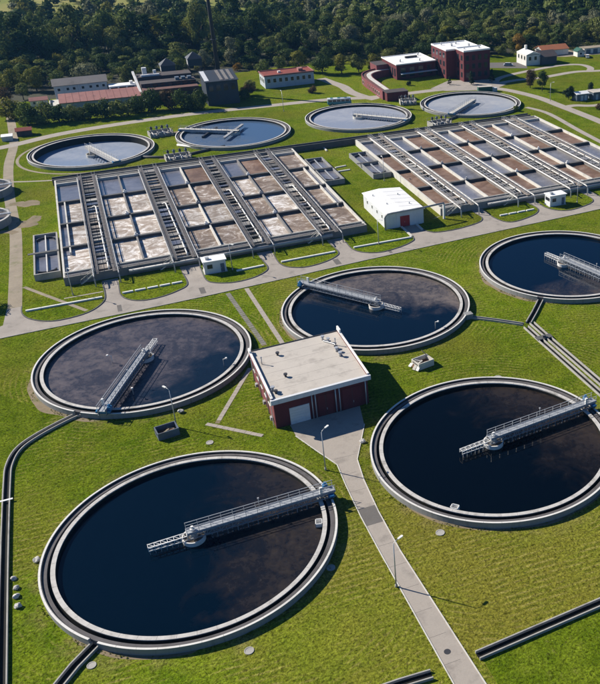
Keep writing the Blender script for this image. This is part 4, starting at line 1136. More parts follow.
# ================================================================== WHITE CABINS
def cabin(label, x, y, K2):
    t = thing('cabin', label, 'cabin', (x, y, 0), K2, 'white cabins beside the basins')
    b = MB(); b.box(-0.2, 5.2, -0.2, 3.1, 0, 0.2); b.obj('base', 'concrete', t)
    b = MB(); b.box(0, 5, 0, 2.9, 0.2, 3.1); w = b.obj('wall', 'white_cladding', t)
    b = MB(); b.box(-0.25, 5.25, -0.25, 3.15, 3.1, 3.3); b.obj('roof', 'white_roof', t)
    b = MB(); b.box(0.6, 1.5, 0.9, 1.7, 3.3, 3.8); b.obj('roof_unit', 'galvanised', t)
    for u in (0.5, 2.0, 3.5): window(t, (0, 0, 0), 0, 'y', 0, 0.3 + (u - 0.5) * 0.5, 1.0 + (u - 0.5) * 0.5, 1.6, 2.5, -1, 'dark_metal', False)
    d = wall_piece(t, (0, 0, 0), 0, 'x', 0, 3.7, 4.6, 0.2, 2.3, 'steel_blue', 'door', 0.05, -1)
    wall_piece(d, (0, 0, 0), 0, 'x', -0.05, 3.78, 3.88, 1.1, 1.3, 'galvanised', 'handle', 0.04, -1)
    window(t, (0, 0, 0), 0, 'x', 0, 0.7, 1.9, 1.4, 2.4, -1, 'dark_metal', False)
cabin('white cabin at the near edge of the foamy basin', 16.6, 91.6, radians(-1))
cabin('white cabin at the near edge of the brown basin', 111.2, 96.6, radians(1))

# ================================================================== STREET LAMPS
def lamp(label, x, y, h, ang, z=0.0):
    t = thing('street_lamp', label, 'street lamp', (x, y, z), ang, 'street lamps')
    b = MB(); b.cyl(0, 0, -0.1, 0.5, 0.16, 8); b.obj('base', 'concrete', t)
    b = MB(); b.cyl(0, 0, 0.3, h, 0.11, 10, 0.06); b.obj('pole', 'galvanised', t)
    b = MB(); b.tube([(0, 0, h - 0.05), (0.15, 0, h + 0.15), (0.5, 0, h + 0.25), (1.0, 0, h + 0.28)], 0.045, 6); b.obj('arm', 'galvanised', t)
    b = MB(); b.prism([(0.85, -0.13), (1.6, -0.17), (1.72, 0), (1.6, 0.17), (0.85, 0.13)], h + 0.22, h + 0.36); b.obj('lamp_head', 'white_paint', t)
lamp('street lamp on the grass at the bottom beside the concrete path', 22.7, -20.2, 7.4, radians(25))
lamp('street lamp beside the path just in front of the brick pump house', 21.3, 8.0, 7.2, radians(35))
lamp('street lamp behind the rusty skip by the scum-covered tank', 1.7, 30.2, 7.3, radians(120))
lamp('street lamp on the grass island in front of the white shed', 59.3, 91.6, 6.5, radians(-60), 0.12)
lamp('street lamp on the grass island next to the near white cabin', 22.9, 91.5, 6.5, radians(-60), 0.12)
lamp('street lamp on the grass island beside the dirt track', -12.0, 93.0, 6.5, radians(-60), 0.12)
lamp('street lamp on grass behind the second and third far tanks', 70.5, 236.0, 7.5, radians(90))
lamp('street lamp on the grass between the two aeration basins', 77.4, 152.5 - 14, 7.0, radians(90))
lamp('street lamp on the lawn by the dark double tree', 172.0, 205.0, 7.0, radians(0))
lamp('street lamp on the island beside the far white cabin', 119.8, 96.4, 6.5, radians(-60), 0.12)

# ================================================================== OPEN SKIPS
def skip(label, x, y, rz, w, l, junk):
    t = thing('skip', label, 'skip', (x, y, 0), rz, 'open skips on the grass')
    for q in ((-w, w, -l, -l + 0.15), (-w, w, l - 0.15, l), (-w, -w + 0.15, -l + 0.15, l - 0.15), (w - 0.15, w, -l + 0.15, l - 0.15)):
        b = MB(); b.box(*q, 0, 1.35); b.obj('side', 'concrete_light' if junk else 'steel_blue', t)
    b = MB(); b.box(-w + 0.15, w - 0.15, -l + 0.15, l - 0.15, 0.0, 0.45); b.obj('floor', 'rust', t)
    for k in range(5 if junk else 3):
        b = MB(); a = random.uniform(0, pi); px, py = random.uniform(-w * 0.5, w * 0.5), random.uniform(-l * 0.5, l * 0.5)
        b.bar((px - cos(a) * 0.8, py - sin(a) * 0.5, 0.6 + 0.1 * k), (px + cos(a) * 0.8, py + sin(a) * 0.5, 0.75 + 0.13 * k), 0.28, 0.12)
        b.obj('plank', random.choice(('rust', 'concrete_light', 'gravel')), t)
    for s in (-1, 1):
        b = MB(); b.bar((s * (w + 0.05), -l * 0.6, 1.0), (s * (w + 0.05), l * 0.6, 1.0), 0.12); b.obj('lifting_bar', 'dark_metal', t)
    if junk:
        for k in range(4):
            b = MB(); px = -w - 0.5 - 0.3 * (k % 2); py = -l + 0.7 * k
            b.bar((px, py, 0.15), (px + 0.7, py + 0.25, 0.85 - 0.1 * k), 0.6, 0.1); b.obj('leaning_board', ('white_paint', 'concrete_light', 'rust', 'white_paint')[k], t)
        b = MB(); b.bar((w - 0.2, l - 0.2, 1.35), (w - 0.8, l + 0.3, 2.2), 0.12); b.obj('post', 'gravel', t)
skip('rusty open skip on grass below the scum-covered tank', 0.0, 28.7, radians(8), 1.75, 1.25, False)
skip('open skip with leaning boards right of the brick pump house', 47.2, 31.6, radians(12), 1.7, 1.3, True)
# small white boxes lying about on the grass
for k, (x, y, s, lab) in enumerate([(-23.2, 2.6, 0.38, 'pale stone beside the left drain, farthest of its row'), (-22.9, 0.6, 0.36, 'pale stone beside the left drain, second of its row'), (-22.8, -1.0, 0.42, 'pale stone beside the left drain, third of its row'), (-22.6, -3.0, 0.45, 'pale stone beside the left drain, nearest of its row'), (-20.3, 5.0, 0.5, 'white block against the nearest tank wall on its left'), (28.9, 12.6, 0.45, 'small white block on grass at the right path edge'), (3.0, 34.6, 0.5, 'white valve block at the foot of the scum-covered tank wall')]):
    bm = bmesh.new(); bmesh.ops.create_icosphere(bm, subdivisions=3, radius=s)
    for v in bm.verts: v.co *= 1 + 0.45 * noise.noise(v.co * 2.2 + Vector((k * 5, 0, 0))) + 0.18 * noise.noise(v.co * 7); v.co.z = max(v.co.z * 0.8, -0.1)
    me = bpy.data.meshes.new('stone'); bm.to_mesh(me); bm.free()
    tag(mkobj('stone', me, 'weir_concrete', None, (x, y, s * 0.4)), lab, 'stone', 'pale stones on the grass')
# ================================================================== BACKGROUND BUILDINGS
def box_walls(root, og, x0, x1, y0, y1, h, mat, th=0.3, K2=0.0):
    out = []
    for q in ((x0, x1, y0, y0 + th), (x0, x1, y1 - th, y1), (x0, x0 + th, y0 + th, y1 - th), (x1 - th, x1, y0 + th, y1 - th)):
        b = MB(K2); b.box(*q, -0.1, h); out.append(b.obj('wall', mat, root, og))
    return out
def gable(root, og, x0, x1, y0, y1, z, rise, mat, over=0.4, K2=0.0, wallmat=None, axis='x'):
    """pitched roof, ridge along axis"""
    b = MB(K2)
    if axis == 'x':
        m = (y0 + y1) / 2
        v = [(x0 - over, y0 - over, z), (x1 + over, y0 - over, z), (x1 + over, m, z + rise), (x0 - over, m, z + rise), (x0 - over, y1 + over, z), (x1 + over, y1 + over, z)]
        tri = [[(x, y0, z - 0.2), (x, y1, z - 0.2), (x, m, z + rise - 0.12)] for x in (x0, x1)]
    else:
        m = (x0 + x1) / 2
        v = [(x0 - over, y0 - over, z), (x0 - over, y1 + over, z), (m, y1 + over, z + rise), (m, y0 - over, z + rise), (x1 + over, y0 - over, z), (x1 + over, y1 + over, z)]
        tri = [[(x0, y, z - 0.2), (x1, y, z - 0.2), (m, y, z + rise - 0.12)] for y in (y0, y1)]
    lo = [(x, y, zz - 0.18) for x, y, zz in v]
    b.add(v + lo, [(0, 1, 2, 3), (3, 2, 5, 4), (6, 9, 8, 7), (9, 10, 11, 8), (0, 6, 7, 1), (4, 5, 11, 10), (0, 3, 9, 6), (3, 4, 10, 9), (1, 7, 8, 2), (2, 8, 11, 5)])
    r = b.obj('roof', mat, root, og)
    if wallmat:
        b = MB(K2)
        for tr in tri: b.add(tr, [(0, 1, 2)])
        b.obj('gable_wall', wallmat, root, og)
    return r
def flat_roof(root, og, x0, x1, y0, y1, z, mat, par=None, ph=0.5, K2=0.0):
    b = MB(K2); b.box(x0 + 0.02, x1 - 0.02, y0 + 0.02, y1 - 0.02, z - 0.2, z); r = b.obj('roof', mat, root, og)
    if par:
        for q in ((x0, x1, y0, y0 + 0.3), (x0, x1, y1 - 0.3, y1), (x0, x0 + 0.3, y0 + 0.3, y1 - 0.3), (x1 - 0.3, x1, y0 + 0.3, y1 - 0.3)):
            b = MB(K2); b.box(*q, z + 0.003, z + ph); b.obj('parapet', par, r, og)
    return r

# long two-storey grey-roofed block
og = (-9.8, 293, 0); t = thing('storage_block', 'long two-storey pale blue block with grey pitched roof at the wood edge', 'building', og)
box_walls(t, og, -9.8, 10.6, 293, 302, 6.4, 'render_blue', K2=0.06)
gable(t, og, -9.8, 10.6, 293, 302, 6.4, 2.0, 'roof_grey', 0.5, 0.06, 'render_blue')
for k, u in enumerate((-8.6, -5.2, -2.8, 0.6, 3.6, 6.2, 8.6)):
    window(t, og, 0.06, 'x', 293, u, u + 1.2, 4.2, 5.4, -1, 'render_white', False)
    if k % 2 == 0: window(t, og, 0.06, 'x', 293, u, u + 1.6, 1.2, 2.8, -1, 'render_white', False)
# pink-roofed long sheds
og = (-8.5, 275, 0); t = thing('long_shed', 'long low shed with faded pink roof behind a row of bushes', 'shed', og)
box_walls(t, og, -8.3, 21.8, 276, 286.5, 3.0, 'render_blue', K2=0.0)
b = MB(); b.add([(-8.8, 275.4, 3.0), (22.2, 275.4, 3.0), (22.2, 287, 4.3), (-8.8, 287, 4.3), (-8.8, 275.4, 2.8), (22.2, 275.4, 2.8), (22.2, 287, 4.1), (-8.8, 287, 4.1)], [(0, 1, 2, 3), (7, 6, 5, 4), (0, 4, 5, 1), (1, 5, 6, 2), (2, 6, 7, 3), (3, 7, 4, 0)])
r = b.obj('roof', 'roof_pink', t, og)
for k in range(1, 12):
    x = -8.8 + 31 * k / 12; b = MB(); b.bar((x, 275.4, 3.05), (x, 287, 4.35), 0.1, 0.06); b.obj('roof_seam', 'roof_pink', r, og)
og = (-20, 287, 0); t = thing('small_shed', 'small pink-roofed shed at the far left among bushes', 'shed', og)
box_walls(t, og, -19.5, -13, 288, 293, 2.4, 'render_white'); gable(t, og, -19.5, -13, 288, 293, 2.4, 0.9, 'roof_pink', 0.3, 0, 'render_white')
window(t, og, 0, 'x', 288, -18.5, -17.5, 1.0, 2.0, -1)
og = (-12, 286, 0); t = thing('concrete_platform', 'pale concrete platform between the pink-roofed sheds', 'platform', og)
b = MB(); b.box(-12.4, -9.0, 281, 292, 0, 1.2); b.obj('slab', 'concrete_light', t, og); b = MB(); b.box(-12.4, -12.1, 281, 292, 1.2, 2.0); b.obj('side_wall', 'concrete_light', t, og)
# white portal building
og = (11, 289, 0); t = thing('portal_frame', 'white open-fronted frame building beside the grey-roofed block', 'building', og)
b = MB(); b.box(11, 21.6, 289, 294.5, 4.4, 4.9); b.obj('roof', 'white_roof', t, og)
b = MB(); b.box(11, 21.6, 294.5, 294.8, 0, 4.9); b.obj('wall', 'render_dark', t, og)
for x in (11.0, 14.3, 17.6, 20.9):
    b = MB(); b.box(x, x + 0.6, 289, 289.6, 0, 4.4); b.obj('post', 'white_paint', t, og)
b = MB(); b.box(17.8, 20.6, 289.7, 292, 0, 3.2); b.obj('store_box', 'render_blue', t, og)
b = MB(); b.box(19.4, 20.6, 290.5, 292.5, 4.9, 6.0); b.obj('roof_unit', 'white_paint', t, og)
# dark industrial hall with two roof levels and a slanted white conveyor
og = (22.5, 274, 0); t = thing('industrial_hall', 'dark industrial hall with stepped rusty roofs left of the chimney', 'industrial building', og)
box_walls(t, og, 23.5, 44.5, 276, 300, 4.6, 'render_dark')
for y0, y1, z, m in ((275.4, 281, 4.7, 'roof_rust'), (281.3, 288, 6.2, 'roof_dark'), (288.3, 293, 5.2, 'roof_rust'), (293.3, 301, 6.6, 'roof_dark')):
    b = MB(); b.box(23, 45, y0, y1, z - 1.6, z); b.obj('roof', m, t, og)
for k in range(7):
    b = MB(); b.box(24.5 + 3 * k, 26.5 + 3 * k, 281.1, 281.3, 4.75, 6.0); b.obj('clerestory', 'window_glass', t, og)
for x, y, s, h in ((25.5, 297, 1.8, 9.6), (30, 298, 1.2, 8.2)):
    b = MB(); b.box(x, x + s, y, y + s, 6.6, h); b.obj('stack_box', 'white_cladding', t, og)
b = MB(); b.box(24.5, 32, 294, 295.2, 6.61, 7.3); b.obj('roof_duct', 'white_cladding', t, og)
for k in range(3):
    b = MB(); b.box(37 + 2.5 * k, 38.6 + 2.5 * k, 283, 285.5, 6.21, 7.3); b.obj('roof_unit', 'steel_blue', t, og)
b = MB(); b.bar((22.6, 272, 1.0), (21.8, 299, 8.0), 0.9, 0.7); tag(b.obj('conveyor', 'white_paint'), 'slanted white conveyor beam beside the dark industrial hall', 'conveyor')
for x, y, h, lab in ((37.5, 312, 7.5, 'blue hopper tower with pyramid roof behind the industrial hall, left one'), (49.5, 314, 9.0, 'blue hopper tower with pyramid roof behind the industrial hall, right one')):
    og = (x, y, 0); t = thing('hopper_tower', lab, 'tower', og, 0, 'hopper towers')
    for dx in (-2.6, 2.6):
        for dy in (-2.6, 2.6):
            b = MB(); b.box(x + dx - 0.2, x + dx + 0.2, y + dy - 0.2, y + dy + 0.2, 0, h - 3); b.obj('leg', 'dark_metal', t, og)
    b = MB(); b.box(x - 3, x + 3, y - 3, y + 3, h - 3, h); b.obj('bin', 'steel_dark', t, og)
    b = MB(); b.add([(x - 3.4, y - 3.4, h), (x + 3.4, y - 3.4, h), (x + 3.4, y + 3.4, h), (x - 3.4, y + 3.4, h), (x, y, h + 2.8)], [(0, 1, 4), (1, 2, 4), (2, 3, 4), (3, 0, 4), (3, 2, 1, 0)]); b.obj('roof', 'steel_dark', t, og)
    b = MB(); b.box(x - 3.05, x - 3.0, y - 1, y + 1, h - 2.6, h - 0.6); b.obj('hatch', 'white_paint', t, og)
# dark boiler house and chimney
og = (45, 257, 0); t = thing('boiler_house', 'tall dark blue boiler house at the foot of the chimney', 'industrial building', og)
box_walls(t, og, 45.5, 58, 258, 271, 9.4, 'steel_dark')
b = MB(); b.add([(45, 257.5, 9.4), (58.5, 257.5, 9.4), (58.5, 271.5, 11.2), (45, 271.5, 11.2), (45, 257.5, 9.2), (58.5, 257.5, 9.2), (58.5, 271.5, 11), (45, 271.5, 11)], [(0, 1, 2, 3), (7, 6, 5, 4), (0, 4, 5, 1), (1, 5, 6, 2), (2, 6, 7, 3), (3, 7, 4, 0)])
r = b.obj('roof', 'steel_dark', t, og)
for k in range(3):
    b = MB(); b.bar((52 + 2.2 * k, 258.5, 9.62), (52 + 2.2 * k, 270.5, 11.16), 1.2, 0.12); b.obj('skylight', 'roof_grey', r, og)
b = MB(); b.bar((46.2, 258.5, 9.62), (46.2, 270.5, 11.16), 1.7, 0.12); b.obj('skylight', 'white_cladding', r, og)
for k in range(4): window(t, og, 0, 'x', 258, 46.5 + 2.9 * k, 48.3 + 2.9 * k, 5.5, 8.2, -1, 'dark_metal', False)
og = (54.0, 277.5, 0); t = thing('chimney_stack', 'tall dark chimney rising out of the top of the picture', 'chimney', og)
b = MB(); b.cyl(54.0, 277.5, 0, 64, 0.95, 20, 0.5); b.obj('shaft', 'chimney', t, og)
b = MB(); b.cyl(54.0, 277.5, 0, 3, 1.8, 20); b.obj('base', 'concrete_dark', t, og)
for z in (22, 40, 58):
    b = MB(); b.ring(54.0, 277.5, 0.5, 1.3, z, z + 0.15, 20); b.obj('platform', 'dark_metal', t, og)
# white-blue building with red roof
K = 0.06
og = (73, 278, 0); t = thing('office_building', 'long pale blue office with flat rust-red roof on the far lawn', 'building', og)
X0, X1, Y0, Y1 = 73, 95, 274.0, 284.5
box_walls(t, og, X0, X1, Y0, Y1, 5.0, 'render_blue', 0.3, K)
flat_roof(t, og, X0 - 0.3, X1 + 0.3, Y0 - 0.3, Y1 + 0.3, 5.2, 'roof_red', 'roof_pink', 0.35, K)
for k in range(8): window(t, og, K, 'x', Y0, X0 + 1.0 + 2.6 * k, X0 + 2.5 + 2.6 * k, 2.2, 4.0, -1, 'white_paint', False)
b = MB(K); b.box(89, 91, 277, 280, 5.2, 6.4); b.obj('roof_unit', 'roof_pink', t, og)
b = MB(K); b.box(80, 81.2, 278, 279.2, 5.2, 6.0); b.obj('roof_unit', 'render_white', t, og)
for k in range(3): window(t, og, K, 'y', X0, Y0 + 1.5 + 3 * k, Y0 + 3 + 3 * k, 2.0, 3.8, -1, 'white_paint', False)
# low curved brick wing
line = smooth_line([(119.0, 236.6), (113.2, 236.8), (113.0, 241), (113.4, 252), (114.0, 263), (115.5, 271), (119.5, 277.5), (127, 281.5)], 6)
og = (113.2, 236.8, 0); t = thing('curved_wing', 'low curved dark red wing with pale roof strip in front of the offices', 'building', og)
wing = smooth_line([(114.0, 236.6), (114.3, 244), (114.8, 256), (115.4, 266), (117.5, 273.5), (122.5, 278.5), (129.5, 280.5)], 6)
b = MB(); ribbon(b, wing, 4.6, -0.1, 3.0); b.obj('wall', 'brick_red_lit', t, og)
b = MB(); ribbon(b, offset_line(wing, -0.9), 1.9, 3.003, 3.1); b.obj('roof', 'concrete_light', t, og)
b = MB(); ribbon(b, offset_line(wing, 1.0), 1.7, 3.003, 3.06); b.obj('roof', 'roof_rust', t, og)
b = MB(); ribbon(b, offset_line(wing, 2.1), 0.4, 3.003, 3.5); b.obj('parapet', 'brick_red_lit', t, og)
b = MB(); b.box(112.4, 121.5, 233.2, 238.6, -0.1, 3.3); b.obj('end_block', 'brick_red', t, og)
b = MB(); b.box(112.2, 121.7, 233.0, 238.8, 3.3, 3.5); b.obj('end_roof', 'roof_dark', t, og)
for k in range(10):
    y = 241.0 + 2.7 * k; x = 111.92 + 0.045 * (y - 241)
    window(t, og, 0, 'y', x, y, y + 1.3, 0.7, 2.3, -1, 'white_paint', False)
# red brick offices: lower block
og = (129.5, 268, 0); t = thing('brick_hall', 'lower dark red brick hall with white flat roof', 'building', og)
K = 0.10
X0, X1, Y0, Y1 = 130, 149.5, 256.5, 276
box_walls(t, og, X0, X1, Y0, Y1, 6.3, 'brick_red', 0.3, K)
flat_roof(t, og, X0 - 0.25, X1 + 0.25, Y0 - 0.25, Y1 + 0.25, 6.5, 'white_roof', 'white_roof', 0.25, K)
b = MB(K); b.box(X0 - 6, X0 - 0.01, Y1 - 9, Y1, -0.1, 5.0); b.obj('annex', 'brick_red_lit', t, og)
b = MB(K); b.box(X0 - 6, X0 - 0.35, Y1 - 9, Y1, 5.003, 5.2); b.obj('annex_roof', 'roof_dark', t, og)
for k in range(4): window(t, og, K, 'x', Y0, X0 + 2 + 4.4 * k, X0 + 4.4 + 4.4 * k, 1.0, 5.0, -1, 'dark_metal', False)
for k in range(3): window(t, og, K, 'y', X0, Y0 + 1.5 + 3 * k, Y0 + 3.2 + 3 * k, 1.2, 4.6, -1, 'dark_metal', False)
b = MB(K); b.box(139, 145, 268, 269, 6.5, 7.3); b.obj('roof_unit', 'render_dark', t, og)
for x, y in ((134, 262), (143, 260), (147, 272)):
    b = MB(K); b.cyl(x, y, 6.5, 7.6, 0.35, 8); b.obj('roof_vent', 'galvanised', t, og)
b = MB(K); b.box(X0 + 1.5, X1, Y0 - 2.6, Y0 - 0.4, 2.6, 2.8); b.obj('canopy', 'render_blue', t, og)
# red brick offices: tall block
og = (155, 252, 0); t = thing('brick_office', 'tall dark red brick office block with white parapet roof', 'building', og)
K = 0.08
for (x0, x1, y0, y1, h) in ((150.6, 168.0, 249.5, 266.5, 12.0), (155.2, 168.4, 240.2, 249.2, 12.6)):
    box_walls(t, og, x0, x1, y0, y1, h, 'brick_red', 0.3, K)
    flat_roof(t, og, x0 - 0.1, x1 + 0.1, y0 - 0.1, y1 + 0.1, h + 0.2, 'white_roof', 'white_roof', 0.45, K)
for r0 in range(3):
    for k in range(4): window(t, og, K, 'y', 150.6, 251.0 + 3.9 * k, 253.0 + 3.9 * k, 1.6 + 3.6 * r0, 3.8 + 3.6 * r0, -1, 'dark_metal', False)
    for k in range(2): window(t, og, K, 'y', 155.2, 241.5 + 3.9 * k, 243.3 + 3.9 * k, 1.6 + 3.6 * r0, 3.8 + 3.6 * r0, -1, 'dark_metal', False)
    for k in range(4): window(t, og, K, 'x', 240.2, 156.2 + 3.1 * k, 157.8 + 3.1 * k, 1.6 + 3.6 * r0, 3.8 + 3.6 * r0, -1, 'dark_metal', False)
for k in range(5):
    b = MB(K); b.box(150.52, 150.6, 250.3 + 3.9 * k, 250.6 + 3.9 * k, 0, 12); b.obj('pilaster', 'brick_red_lit', t, og)
for x, y, s in ((157, 258, 0.8), (161, 262, 0.6), (164, 254, 0.9), (158, 246, 0.5), (165, 245, 0.6), (154, 263, 0.5)):
    b = MB(K); b.box(x, x + s, y, y + s, 12.3, 13.4); b.obj('roof_vent', 'galvanised', t, og)
# white house at the yard
og = (196, 275, 0); t = thing('white_house', 'white house with dark pitched roof and white gable by the wood', 'house', og)
box_walls(t, og, 196, 203.5, 271, 281, 5.0, 'render_white'); gable(t, og, 196, 203.5, 271, 281, 5.0, 1.3, 'white_roof', 0.1, 0, 'render_white', 'y')
box_walls(t, og, 203.6, 212, 270, 279, 3.6, 'render_dark'); gable(t, og, 203.6, 212, 270, 279, 3.6, 2.2, 'roof_dark', 0.5, 0, 'render_dark')
for k in range(3): window(t, og, 0, 'y', 196, 272.2 + 3 * k, 273.4 + 3 * k, 2.6, 4.2, -1, 'dark_metal')
for k in range(2): window(t, og, 0, 'x', 271, 197.3 + 3 * k, 198.6 + 3 * k, 2.4, 4.0, -1, 'dark_metal')
b = MB(); b.box(199, 200, 278, 279, 5.5, 8.2); b.obj('chimney', 'render_white', t, og)
og = (214, 288, 0); t = thing('orange_roof_shed', 'low shed with orange tiled roof behind the white house', 'shed', og)
box_walls(t, og, 214, 229, 288, 296, 2.8, 'render_white'); gable(t, og, 214, 229, 288, 296, 2.8, 1.8, 'roof_orange', 0.4, 0, 'render_white')
window(t, og, 0, 'x', 288, 216, 217.4, 1.0, 2.2, -1)
og = (229, 279, 0); t = thing('garden_hut', 'small white hut with green roof right of the orange-roofed shed', 'hut', og)
box_walls(t, og, 229, 233, 279, 283, 2.6, 'render_white'); gable(t, og, 229, 233, 279, 283, 2.6, 1.4, 'green_paint', 0.3, 0, 'render_white', 'y')
window(t, og, 0, 'x', 279, 230.2, 231.6, 1.0, 2.0, -1)
og = (242, 266, 0); t = thing('blue_hut', 'small blue-walled hut with pale roof at the top right edge', 'hut', og)
box_walls(t, og, 242, 250, 268, 273, 3.0, 'steel_blue'); gable(t, og, 242, 250, 268, 273, 3.0, 0.9, 'roof_grey', 0.4, 0, 'steel_blue')
window(t, og, 0, 'x', 268, 243.5, 245, 1.2, 2.3, -1)
og = (232, 285, 0); t = thing('long_garage', 'long pale garage roof at the wood edge, top right', 'garage', og)
box_walls(t, og, 236, 258, 284, 289, 2.5, 'render_white'); flat_roof(t, og, 235.7, 258.3, 283.7, 289.3, 2.75, 'gravel')
for k in range(5): wall_piece(t, og, 0, 'x', 284, 237 + 4.2 * k, 239.6 + 4.2 * k, 0, 2.1, 'steel_blue', 'garage_door', 0.05, -1)
# kiosks at the right edge
og = (181, 200, 0); t = thing('sampling_hut', 'dark blue hut with bright white roof at the right edge', 'hut', og)
box_walls(t, og, 181.2, 186.5, 199.5, 203.5, 2.8, 'steel_blue'); gable(t, og, 181.2, 186.5, 199.5, 203.5, 2.8, 0.7, 'white_roof', 0.4, 0, 'steel_blue')
for k in range(2): wall_piece(t, og, 0, 'x', 199.5, 183 + 1.7 * k, 184.2 + 1.7 * k, 0, 2.1, 'render_blue', 'door', 0.06, -1)
og = (188, 199, 0); t = thing('grey_roof_hut', 'grey flat-roofed hut cut by the right edge', 'hut', og)
box_walls(t, og, 188.3, 196, 198.5, 203, 2.9, 'steel_blue'); flat_roof(t, og, 188, 196.4, 198, 203.4, 3.15, 'roof_felt')
wall_piece(t, og, 0, 'x', 198.5, 189.5, 190.6, 0, 2.1, 'render_blue', 'door', 0.06, -1)
# hut at the left end of the far road
og = (-24.5, 241, 0); t = thing('roadside_hut', 'small hut with red-brown roof at the left end of the far road', 'hut', og)
box_walls(t, og, -24.2, -19.4, 242, 245.5, 2.0, 'roof_dark'); gable(t, og, -24.2, -19.4, 242, 245.5, 2.0, 0.8, 'roof_red', 0.4, 0, 'roof_dark')
wall_piece(t, og, 0, 'x', 242, -22.6, -21.7, 0, 1.8, 'dark_metal', 'door', 0.05, -1)
og = (-29, 238, 0); t = thing('white_tank_box', 'pale concrete box left of the roadside hut', 'box', og)
b = MB(); b.box(-29, -25.6, 237.5, 241, 0, 1.5); b.obj('body', 'concrete_light', t, og); b = MB(); b.box(-29.2, -25.4, 237.3, 241.2, 1.5, 1.7); b.obj('lid', 'white_roof', t, og)
og = (150.5, 230, 0); t = thing('green_container', 'dark green container beside the silvery far tank', 'container', (152, 230.6, 0), radians(-12))
b = MB(); b.box(0, 6, 0, 2.4, 0, 2.3); b.obj('body', 'green_paint', t)
for k in range(9):
    b = MB(); b.box(0.2 + 0.65 * k, 0.4 + 0.65 * k, -0.06, 0, 0.1, 2.2); b.obj('rib', 'green_paint', t)
b = MB(); b.box(-0.05, 6.05, -0.05, 2.45, 2.3, 2.38); b.obj('roof', 'roof_felt', t)
b = MB(); b.box(6.1, 8.2, 0.2, 2.0, 0, 1.6); b.obj('generator', 'render_blue', t)

# ================================================================== VEHICLES
def wheel(root, x, y, r):
    b = MB(); n = 16
    b.add([(x + r * cos(2 * pi * i / n), y + dy, r + r * sin(2 * pi * i / n)) for dy in (-0.12, 0.12) for i in range(n)],
          [tuple(range(n)), tuple(range(2 * n - 1, n - 1, -1))] + [(i, n + i, n + (i + 1) % n, (i + 1) % n) for i in range(n)])
    w = b.obj('wheel', 'rubber', root)
    b = MB(); s = -0.13 if y < 0 else 0.13
    b.add([(x + r * 0.55 * cos(2 * pi * i / 10), y + s, r + r * 0.55 * sin(2 * pi * i / 10)) for i in range(10)], [tuple(range(10)) if s > 0 else tuple(range(9, -1, -1))])
    b.obj('rim', 'galvanised', w)
t = thing('bus', 'teal and white bus parked on the far road', 'bus', (88.8, 238.0, 0), radians(-12))
b = MB(); b.prism([(0, -1.15), (9.2, -1.15), (9.45, -0.9), (9.45, 0.9), (9.2, 1.15), (0, 1.15)], 0.45, 1.45); b.obj('body', 'teal_paint', t)
b = MB(); b.prism([(0.05, -1.12), (9.1, -1.12), (9.3, -0.9), (9.3, 0.9), (9.1, 1.12), (0.05, 1.12)], 2.25, 2.65); b.obj('roof', 'car_white', t)
b = MB(); b.prism([(0.08, -1.08), (9.1, -1.08), (9.3, -0.85), (9.3, 0.85), (9.1, 1.08), (0.08, 1.08)], 1.45, 2.25); b.obj('glazing', 'window_glass', t)
for k in range(6):
    for s in (-1, 1):
        b = MB(); b.box(0.1 + 1.7 * k, 0.28 + 1.7 * k, s * 1.12 - 0.03, s * 1.12 + 0.03, 1.45, 2.25); b.obj('pillar', 'car_white', t)
for k in range(3):
    b = MB(); b.box(1.2 + 2.8 * k, 2.2 + 2.8 * k, -0.5, 0.5, 2.65, 2.8); b.obj('roof_hatch', 'teal_paint', t)
for x in (1.8, 7.4):
    for s in (-1, 1): wheel(t, x, s * 1.05, 0.45)
for s in (-1, 1):
    b = MB(); b.box(9.44, 9.5, s * 0.8 - 0.15, s * 0.8 + 0.15, 0.7, 0.9); b.obj('headlight', 'car_white', t)
def car(label, x, y, rz, paint, pick=False, cat='car', z=0.0):
    t = thing('pickup_truck' if pick else 'parked_car', label, cat, (x, y, z), rz)
    b = MB(); b.prism([(0, -0.85), (4.3, -0.85), (4.45, -0.6), (4.45, 0.6), (4.3, 0.85), (0, 0.85), (-0.1, 0.6), (-0.1, -0.6)], 0.3, 0.85); b.obj('body', paint, t)
    x0, x1 = (1.5, 3.2) if pick else (0.5, 3.2)
    b = MB(); v = [(x0, -0.8, 0.85), (x1 + 0.5, -0.8, 0.85), (x1 + 0.5, 0.8, 0.85), (x0, 0.8, 0.85), (x0 + 0.25, -0.65, 1.42), (x1 - 0.1, -0.65, 1.42), (x1 - 0.1, 0.65, 1.42), (x0 + 0.25, 0.65, 1.42)]
    b.add(v, [(0, 1, 5, 4), (1, 2, 6, 5), (2, 3, 7, 6), (3, 0, 4, 7)]); b.obj('glazing', 'window_glass', t)
    b = MB(); b.box(x0 + 0.22, x1 - 0.07, -0.67, 0.67, 1.42, 1.5); b.obj('roof', paint, t)
    if pick:
        for q in ((-0.05, 1.4, -0.85, -0.75), (-0.05, 1.4, 0.75, 0.85), (-0.05, 0.05, -0.75, 0.75)):
            b = MB(); b.box(*q, 0.853, 1.2); b.obj('bed_side', paint, t)
    for wx in (0.8, 3.5):
        for s in (-1, 1): wheel(t, wx, s * 0.78, 0.33)
    for s in (-1, 1):
        b = MB(); b.box(4.42, 4.48, s * 0.5 - 0.14, s * 0.5 + 0.14, 0.55, 0.72); b.obj('headlight', 'car_white', t)
car('white pickup truck parked at the end of the curved red wing', 117.0, 229.8, radians(-20), 'car_white', True, 'pickup')
car('white car parked beside the blue-walled hut at the top right', 243.5, 260.5, radians(15), 'car_white')
car('dark car parked at the top right edge', 250.5, 261.5, radians(10), 'steel_blue')
car('white car parked in front of the garden hut', 231.5, 273.5, radians(60), 'car_white')
